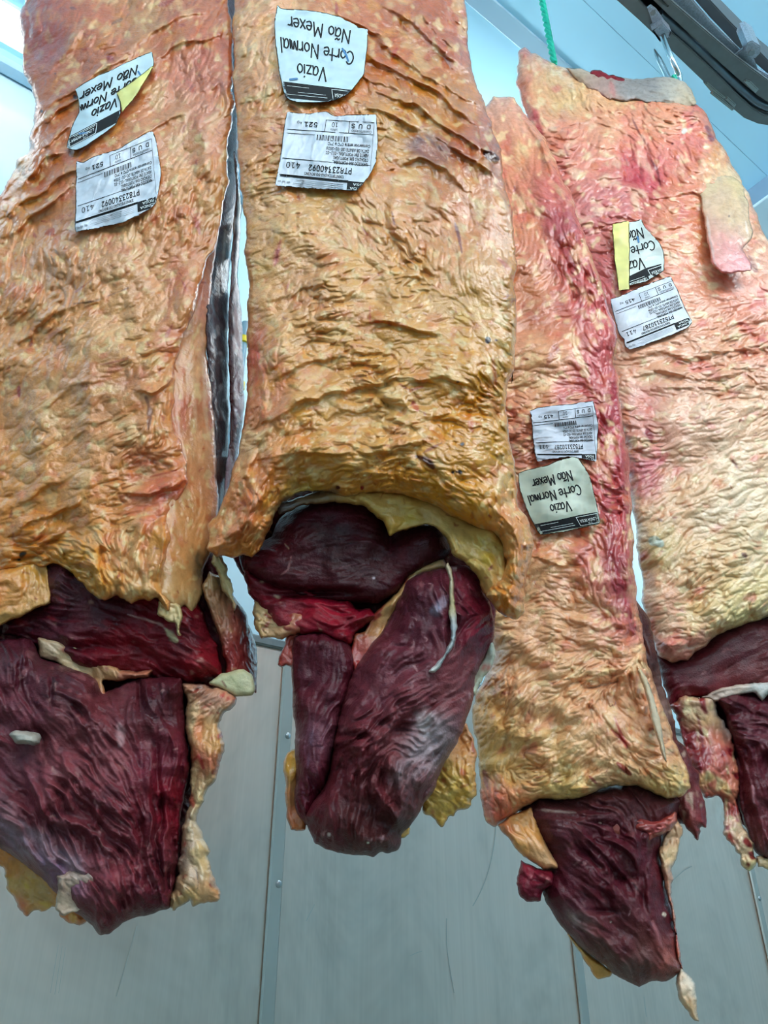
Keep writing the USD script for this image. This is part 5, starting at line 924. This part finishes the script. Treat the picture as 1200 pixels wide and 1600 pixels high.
def note(label, field, outline, corners, paper, lines, fold=None, marks=(), band=17, logo=(3, 32), pen=1.15, tilt=0.0, colors=None, **kw):
    s = Sticker("note_label", label, "handwritten notes stuck on the beef", field, outline, corners, paper, colors=colors, **kw)
    top = [(0, band), (30, band + tilt), (60, band - tilt), (100, band), (100, 2.5), (0, 2.5)]
    s.shapes([s.area(top)], "header_band", M_INK)
    white = [s.rule([(logo[0], 4), (logo[1], 4), (logo[1] + 3, band - 2), (logo[0], band - 2), (logo[0], 4)], .5)]
    white += [s.rule([(logo[1] + 8, band * .34), (96, band * .34)], .4), s.rule([(logo[1] + 10, band * .5), (78, band * .5)], .35), s.rule([(64, band * .8), (92, band * .8)], .4)]
    s.shapes(white, "header_rules", M_WHITEINK, .0011)
    v, f = s.letters([("LINDA ROSA", logo[0] + 3, band * .66, band * .22, True, logo[1] - logo[0] - 4), ("LDA", logo[0] + 11, band * .38, band * .14, False, 6)])
    s.drape(v, f, "header_print", M_WHITEINK, .0011)
    ink = []
    for text, x0, x1, y, size, sl in lines:
        ink += [LineString(s.place(st)).buffer(pen, quad_segs=3) for st in hand(text, x0, x1, y, size, sl)]
    s.shapes(ink, "handwriting", M_INK)
    if marks:
        for m in marks:
            s.shapes([LineString(m).buffer(1.5, quad_segs=2)], "pen_mark", M_BLUE, .0011, label="short blue pen mark")
    if fold:
        for poly in fold:
            piece(s.t, "folded_back", poly, lambda X, Yp: s.Y(X, Yp) - 0.004 * rays(X, Yp)[..., 1], M_PAPER, [(poly[0][0], poly[0][1], (224, 214, 120)), (poly[2][0], poly[2][1], (212, 204, 118))], wrinkles=(), bulge=(4.0, 0.0012), back=0.0004, fray=0.3, lumps=0.0004, step=2.0, label="yellow back of the folded-over corner")
    return s


def product(label, field, outline, corners, number, code, kilos, paper=(204, 207, 216), **kw):
    s = Sticker("product_label", label, "printed stickers on the beef", field, outline, corners, paper, **kw)
    rules = [s.rule([(64, 37), (97, 37)], .42), s.rule([(4, 37), (64, 37)], .25), s.rule([(3, 75), (97, 75)], .42), s.rule([(66, 70), (97, 70)], .3), s.rule([(30, 75), (30, 90)], .42), s.rule([(56, 75), (56, 90)], .42), s.rule([(3, 90), (56, 90)], .3), s.rule([(3, 90), (3, 18)], .25)]
    bars = [s.area([(30 + k, 63.5), (30 + k + wd, 63.5), (30 + k + wd, 70.5), (30 + k, 70.5)]) for k, wd in zip(np.arange(0, 34, 1.55), [.9, .5, 1.1, .4, .8, .6, 1.0, .5, .9, .4, 1.1] * 3)]
    s.shapes(rules + bars, "ruled_lines", M_INK)
    s.shapes([s.area([(25, 13.2), (100, 13.2), (100, 16), (25, 16)]), s.area([(4, 2.5), (26, 2.5), (26, 15.5), (4, 15.5)])], "black_band", M_INK)
    small = [("IDENTIFICAÇÃO DO BOVINO", 30, 21.5, 3.4, True, 42), (number, 22, 31.5, 7.6, True, 46), (code, 77, 32.5, 7.5, False, 15),
             ("NASCIDO EM: PORTUGAL", 6, 39.5, 3.9, True, 38), ("CRIAÇÃO EM: PORTUGAL", 6, 45, 3.9, True, 38), ("ABATE EM: PORTUGAL-012-01", 6, 50.5, 3.9, True, 46), ("DATA DE ABATE: 20-01-2026", 6, 56, 3.9, True, 46),
             ("Conservar entre 0°C a 7°C", 5, 62, 3.6, True, 46), ("Classificação", 5, 79.5, 3.2, False, 22), ("D", 6, 87, 5.4, True, None), ("U", 15, 87, 5.4, True, None), ("S", 23.5, 87, 5.4, True, None),
             ("Idade", 42, 79.5, 2.8, False, 8), ("10", 42, 87.5, 6, False, 7), (kilos, 64, 86, 6, True, 15), ("kg", 82, 86, 3.4, False, 5)]
    v, f = s.letters(small)
    s.drape(v, f, "print", M_INK, .0008)
    fine = [s.rule([(30, y), (30 + L, y)], .22) for y, L in ((3.5, 48), (5.8, 52), (8.1, 44), (10.4, 50))] + [LineString(np.array([s.place((x, 6.5))] * 2) + [[-1.5, 0], [1.5, 0]]).buffer(1.1) for x in (87, 92, 96.5)]
    s.shapes(fine, "fine_print", M_GREYINK, .0008)
    v, f = s.letters([("LINDA", 6, 8.2, 3.2, True, 17), ("ROSA", 6, 13.4, 3.2, True, 14)])
    s.drape(v, f, "logo_print", M_WHITEINK, .0012)
    return s


PALE = (188, 207, 214)
note("white note handwritten Vazio Corte Normal, top of the central yellow beef piece", "q2",
     [(433, 6), (440, 13), (470, 15), (500, 19), (530, 26), (550, 36), (562, 44), (575, 45), (574, 75), (568, 117), (555, 136), (540, 150), (525, 157), (505, 160), (490, 161), (470, 161), (455, 158), (445, 150), (440, 130), (436, 110), (429, 60), (428, 35)],
     [(558, 166), (440, 156), (428, 2), (580, 40)], PALE, [("Vazio", 43, 79, 40, 15, 0), ("Corte Normal", 13, 97, 64, 15, 0), ("Não Mexer", 20, 87, 88, 15, 0)], marks=[[(535, 76), (541, 86), (544, 95)], [(453, 124), (464, 123)]], band=19, lift=.005, crumple=.0003, seed_sigma=5)
product("wrinkled white sticker printed 410 on the central yellow beef piece", "q2",
        [(449, 174), (470, 177), (485, 178), (503, 175), (512, 175), (522, 183), (545, 180), (588, 179), (590, 220), (587, 257), (576, 276), (566, 290), (557, 299), (535, 297), (500, 296), (470, 293), (430, 290), (437, 250), (444, 200)],
        [(580, 306), (430, 290), (449, 172), (590, 179)], "PT823340092", "410", "521", crumple=.0026, flow=((0, 0, -72),))
note("crumpled white note with a yellow folded corner on the leftmost beef piece", "q1",
     [(238, 80), (241, 101), (229, 124), (206, 133), (190, 146), (188, 160), (189, 177), (182, 194), (162, 209), (134, 229), (121, 235), (107, 233), (104, 229), (111, 197), (124, 175), (122, 158), (116, 139), (152, 119), (194, 100)],
     [(222, 172), (104, 236), (114, 138), (240, 78)], PALE, [("Vazio", 38, 72, 46, 15, 0), ("Corte Normal", 14, 98, 65, 14, 0), ("Não Mexer", 18, 90, 86, 15, 0)], fold=[[(240, 102), (229, 124), (209, 156), (190, 177), (188, 160), (181, 145), (205, 128)]], marks=[[(124, 209), (136, 207)], [(216, 112), (220, 118)]], band=22, logo=(62, 96), lift=.006, crumple=.0006, seed_sigma=5)
product("wrinkled white sticker printed 410 on the leftmost beef piece", "q1",
        [(119, 251), (130, 255), (147, 244), (184, 233), (210, 217), (235, 205), (239, 205), (244, 220), (248, 239), (252, 271), (248, 300), (244, 319), (235, 327), (194, 348), (150, 357), (119, 364), (117, 357), (118, 332)],
        [(250, 324), (117, 364), (118, 254), (239, 203)], "PT823340092", "410", "521", crumple=.0026, flow=((0, 0, -60),))
product("creased clear-edged sticker printed 411 on the narrow cream beef piece", "q3",
        [(826, 642), (840, 637), (853, 635), (890, 631), (928, 625), (931, 643), (935, 662), (932, 722), (916, 719), (895, 714), (872, 716), (839, 722), (835, 707), (832, 670), (829, 646)],
        [(935, 725), (838, 722), (827, 641), (928, 624)], "PT523110287", "411", "415", paper=(192, 194, 205), crumple=.0022, flow=((0, 0, -10),))
note("greyish note handwritten Vazio Corte Normal on the narrow cream beef piece", "q3",
     [(810, 739), (827, 733), (857, 727), (872, 720), (895, 713), (904, 716), (914, 730), (922, 745), (929, 775), (938, 817), (935, 820), (880, 832), (845, 836), (841, 832), (827, 803), (821, 790), (812, 766)],
     [(940, 820), (842, 838), (808, 738), (908, 713)], (180, 184, 164), [("Vazio", 38, 70, 42, 14, 0), ("Corte Normal", 15, 98, 62, 14, 0), ("Não Mexer", 22, 84, 84, 14, 0)], band=19, logo=(2, 32), lift=.006, crumple=.0006, seed_sigma=5, pen=.95, tilt=.5)
note("note half hidden by its yellow folded strip on the pinkish right beef piece", "q4",
     [(972, 348), (984, 347), (993, 346), (1002, 341), (1009, 356), (1031, 379), (1037, 392), (1038, 408), (1038, 423), (1022, 433), (1009, 439), (985, 446), (972, 450)],
     [(1046, 428), (945, 464), (920, 366), (1022, 338)], (196, 204, 198), [("Vazio", 32, 68, 40, 17, 0), ("Corte Normal", 10, 98, 62, 15, 0), ("Não Mexer", 22, 94, 87, 17, 0)], fold=[[(957, 350), (983, 345), (984, 400), (984, 452), (967, 454), (961, 410), (957, 366)]], marks=[[(996, 370), (998, 378)]], band=20, logo=(2, 26), lift=.006, crumple=.0008, seed_sigma=5, pen=.95, tilt=2)
product("white sticker printed 411 below the yellow strip on the pinkish right beef piece", "q4",
        [(1048, 431), (1054, 447), (1066, 473), (1077, 496), (1082, 502), (1075, 512), (1030, 531), (984, 547), (976, 541), (976, 531), (967, 522), (957, 485), (953, 467), (975, 460), (1016, 443)],
        [(1086, 506), (978, 550), (952, 467), (1050, 430)], "PT523110287", "411", "415", crumple=.0008, flow=((0, 0, -60),))
# ------------------------------------------------------------------ rail, hook and ropes
ZR = CAMZ + 1.93


def slab(poly, z, height, chamfer=0.0025):
    """A flat bar with the given plan (as seen from below), its underside at z, with a chamfered lower edge."""
    p = on_plane_z(np.array([q[0] for q in poly], float), np.array([q[1] for q in poly], float), z)
    pg = Polygon(p[:, :2]).buffer(0)
    if pg.geom_type != "Polygon":
        pg = max(pg.geoms, key=lambda k: k.area)
    m = trimesh.creation.extrude_polygon(pg, height - chamfer, engine="earcut")
    m.apply_translation([0, 0, z + chamfer])
    inner = pg.buffer(-chamfer)
    if inner.geom_type == "Polygon" and not inner.is_empty:
        k = trimesh.creation.extrude_polygon(inner, chamfer * 1.5, engine="earcut")
        k.apply_translation([0, 0, z])
        m = cat([m, k])
    return m


def tube(path, r, sides=14):
    path = smooth_line(np.asarray(path, float), 8)
    pts, rr = path, np.broadcast_to(r, len(path))
    v, f = [], []
    up = np.array([0.31, 0.2, 0.93])
    for i, p in enumerate(pts):
        d = pts[min(i + 1, len(pts) - 1)] - pts[max(i - 1, 0)]
        d = d / np.linalg.norm(d)
        s = np.cross(d, up)
        s = s / np.linalg.norm(s)
        u = np.cross(s, d)
        for k in range(sides):
            a = 2 * math.pi * k / sides
            v.append(p + rr[i] * (math.cos(a) * s + math.sin(a) * u))
    n = len(pts)
    for i in range(n - 1):
        for k in range(sides):
            a, b = i * sides + k, i * sides + (k + 1) % sides
            f += [[a, b, b + sides], [a, b + sides, a + sides]]
    v += [pts[0], pts[-1]]
    for k in range(sides):
        f += [[len(v) - 2, (k + 1) % sides, k], [len(v) - 1, (n - 1) * sides + k, (n - 1) * sides + (k + 1) % sides]]
    return trimesh.Trimesh(np.array(v), np.array(f), process=False)


rail = thing("overhead_rail", "grey steel conveyor rail on the ceiling at the top right", "rail", on_plane_z(np.array(1120.), np.array(90.), ZR), kind=None)
EDGE = [(925, -34), (1000, 33), (1060, 90), (1110, 138), (1140, 166), (1163, 185), (1185, 194), (1240, 202)]
L2 = [(1240, 155), (1200, 148), (1185, 139), (1167, 124), (1098, 70), (1035, 0), (1008, -34)]
obj("lower_flange", slab(EDGE + [(1240, 186), (1195, 180), (1175, 168), (1155, 150), (1120, 115), (1080, 77), (1040, 42), (1006, 8), (965, -34)], ZR, .012), M_GREY, rail)
obj("upper_flange", slab([(1240, 166), (1200, 160), (1184, 150), (1165, 134), (1125, 98), (1084, 59), (1046, 25), (985, -34)] + L2[:], ZR, .012), M_GREY, rail)
obj("channel_back_shade", slab(EDGE + L2, ZR + .075, .01), M_SLOTSHADE, rail)  # black plate painted as the shade deep in the rail channel
obj("channel_side", slab([(x, y) for x, y in EDGE] + [(x + 4, y - 5) for x, y in EDGE[::-1]], ZR + .012, .07), M_GREY, rail)
obj("channel_side", slab([(x, y) for x, y in L2] + [(x - 4, y + 5) for x, y in L2[::-1]], ZR + .012, .07), M_GREY, rail)
barp = [(1030, 22), (1042, 33), (1082, 68), (1122, 106), (1160, 141), (1180, 158), (1202, 168), (1240, 176)]
obj("running_bar", tube([on_plane_z(np.array(float(x)), np.array(float(y)), ZR + .016) for x, y in barp], .0115), M_BAR, rail, smooth=60)
obj("galvanised_strip", slab([(1016, -34), (1045, 0), (1100, 50), (1150, 94), (1168, 113), (1190, 131), (1240, 144), (1240, 130), (1202, 119), (1186, 110), (1148, 70), (1110, 32), (1078, -6), (1054, -34)], ZR + .04, .012), M_GALV, rail)
obj("support_beam", slab([(1056, -34), (1110, 28), (1150, 70), (1185, 103), (1240, 150), (1240, 126), (1200, 94), (1165, 58), (1140, 33), (1078, -34)], ZR + .12, .10), M_DARK, rail)
br = obj("bracket", cat([slab([(1142, 92), (1152, 84), (1162, 76), (1172, 84), (1180, 96), (1184, 108), (1178, 120), (1166, 124)], ZR + .028, .008), slab([(1163, 80), (1168, 67), (1176, 64), (1188, 72), (1188, 84), (1180, 92), (1172, 90)], ZR + .01, .09)]), M_GALV, rail)
b0 = on_plane_z(np.array(1174.), np.array(82.), ZR + .008)
bolt = trimesh.creation.cylinder(radius=.008, height=.008, sections=6)
bolt.apply_translation(b0)
obj("bolt", bolt, M_BOLT, br)
obj("clip", slab([(1162, 128), (1166, 125), (1173, 127), (1186, 140), (1181, 147)], ZR - .006, .012), M_STAIN, rail)
obj("clip", cat([slab([(1100, 131), (1106, 129), (1122, 143), (1134, 153), (1129, 157), (1112, 145)], ZR - .004, .014), slab([(1110, 147), (1114, 144), (1130, 156), (1148, 171), (1144, 174)], ZR - .010, .006), slab([(1132, 156), (1137, 151), (1151, 164), (1147, 171)], ZR - .004, .016)]), M_STAIN, rail)

hk = thing("meat_hook", "steel hook on a trolley under the rail, holding the pinkish right beef piece", "hook", on_plane_z(np.array(1037.), np.array(50.), ZR - .03))
arm = slab([(1012, 14), (1018, 10), (1026, 16), (1036, 30), (1044, 42), (1044, 52), (1022, 54), (1022, 44)], ZR - .0125, .010)
obj("trolley_arm", arm, M_GALV, hk)
obj("trolley_block", cat([slab([(1019, 49), (1036, 36), (1049, 50), (1047, 58), (1031, 66)], ZR - .034, .03), slab([(1019, 49), (1023, 46), (1035, 62), (1031, 66)], ZR - .034, .012), slab([(1045, 50), (1049, 50), (1047, 60), (1043, 58)], ZR - .034, .012)]), M_GALV, hk)
bolt = trimesh.creation.cylinder(radius=.007, height=.006, sections=6)
bolt.apply_translation(on_plane_z(np.array(1020.), np.array(19.), ZR - .01))
obj("bolt", bolt, M_BOLT, hk)
YH = float(on_plane_z(np.array(1036.), np.array(56.), ZR - .034)[1])
hp = [(1036, 56), (1039, 66), (1046, 84), (1055, 104), (1061, 120), (1061, 132), (1055, 138), (1048, 130), (1040, 114), (1032, 98), (1026, 86), (1022, 77)]
path = np.array([on_plane_y(np.array(float(x)), np.array(float(y)), YH + [-.006, -.004, .0, .012, .028, .034, .036, .034, .03, .024, .02, .018][i]) for i, (x, y) in enumerate(hp)])
n = len(smooth_line(path, 8))
rad = np.full(n, .0066)
rad[-14:] = np.linspace(.0066, .0015, 14)
obj("hook", tube(path, rad), M_STAIN, hk, smooth=60)


def rope(name, label, a, b, r=.0075):
    """A three-strand laid rope between two points."""
    a, b = np.asarray(a, float), np.asarray(b, float)
    t = thing(name, label, "rope", (a + b) / 2)
    L = np.linalg.norm(b - a)
    n = max(24, int(L / .004))
    d = (b - a) / L
    s = np.cross(d, [0.3, 1, 0.1])
    s /= np.linalg.norm(s)
    u = np.cross(s, d)
    for k in range(3):
        i = np.linspace(0, 1, n)
        ph = 2 * math.pi * (i * L / .075 + k / 3)
        p = a + (b - a) * i[:, None] + r * .55 * (np.cos(ph)[:, None] * s + np.sin(ph)[:, None] * u)
        obj("strand", tube_raw(p, r * .62), M_ROPE, t, smooth=60)


def tube_raw(p, r, sides=8):
    global smooth_line
    keep = smooth_line
    smooth_line = lambda q, n=6: np.asarray(q, float)
    try:
        return tube(p, r, sides)
    finally:
        smooth_line = keep


ra = on_plane_y(np.array(866.), np.array(100.), 1.055)
rb = ra + [0, 0, CEIL - ra[2]]
rope("green_rope", "turquoise green rope rising from the upper left corner of the pinkish beef piece", ra, rb)
rc = on_plane_y(np.array(1056.), np.array(128.), YH + .020)
rd = on_plane_y(np.array(1052.), np.array(118.), YH + .012)
rope("green_rope", "scrap of green rope looped inside the steel hook's bend", rc, rd, .006)

pc = on_plane_b(np.array(383.), np.array(560.), WALL_B - .03)
cp = thing("conduit", "grey pipe with yellow clips seen in the slit between the two yellow beef pieces", "pipe", pc)
pz = [on_plane_b(np.array(384.), np.array(float(y)), WALL_B - .03) for y in (505, 700)]
c = trimesh.creation.cylinder(radius=.012, segment=[pz[0], [pz[0][0], pz[0][1], CLAD_TOP + .012]], sections=20)
obj("pipe", c, M_PIPE, cp, smooth=40)
for y in (535, 607):
    q = on_plane_b(np.array(384.), np.array(float(y)), WALL_B - .03)
    k = trimesh.creation.annulus(r_min=.012, r_max=.019, height=.022, sections=20)
    k.apply_translation([pz[0][0], pz[0][1], q[2]])
    obj("clip", k, M_YELLOW, cp, smooth=40, label="yellow plastic clip")
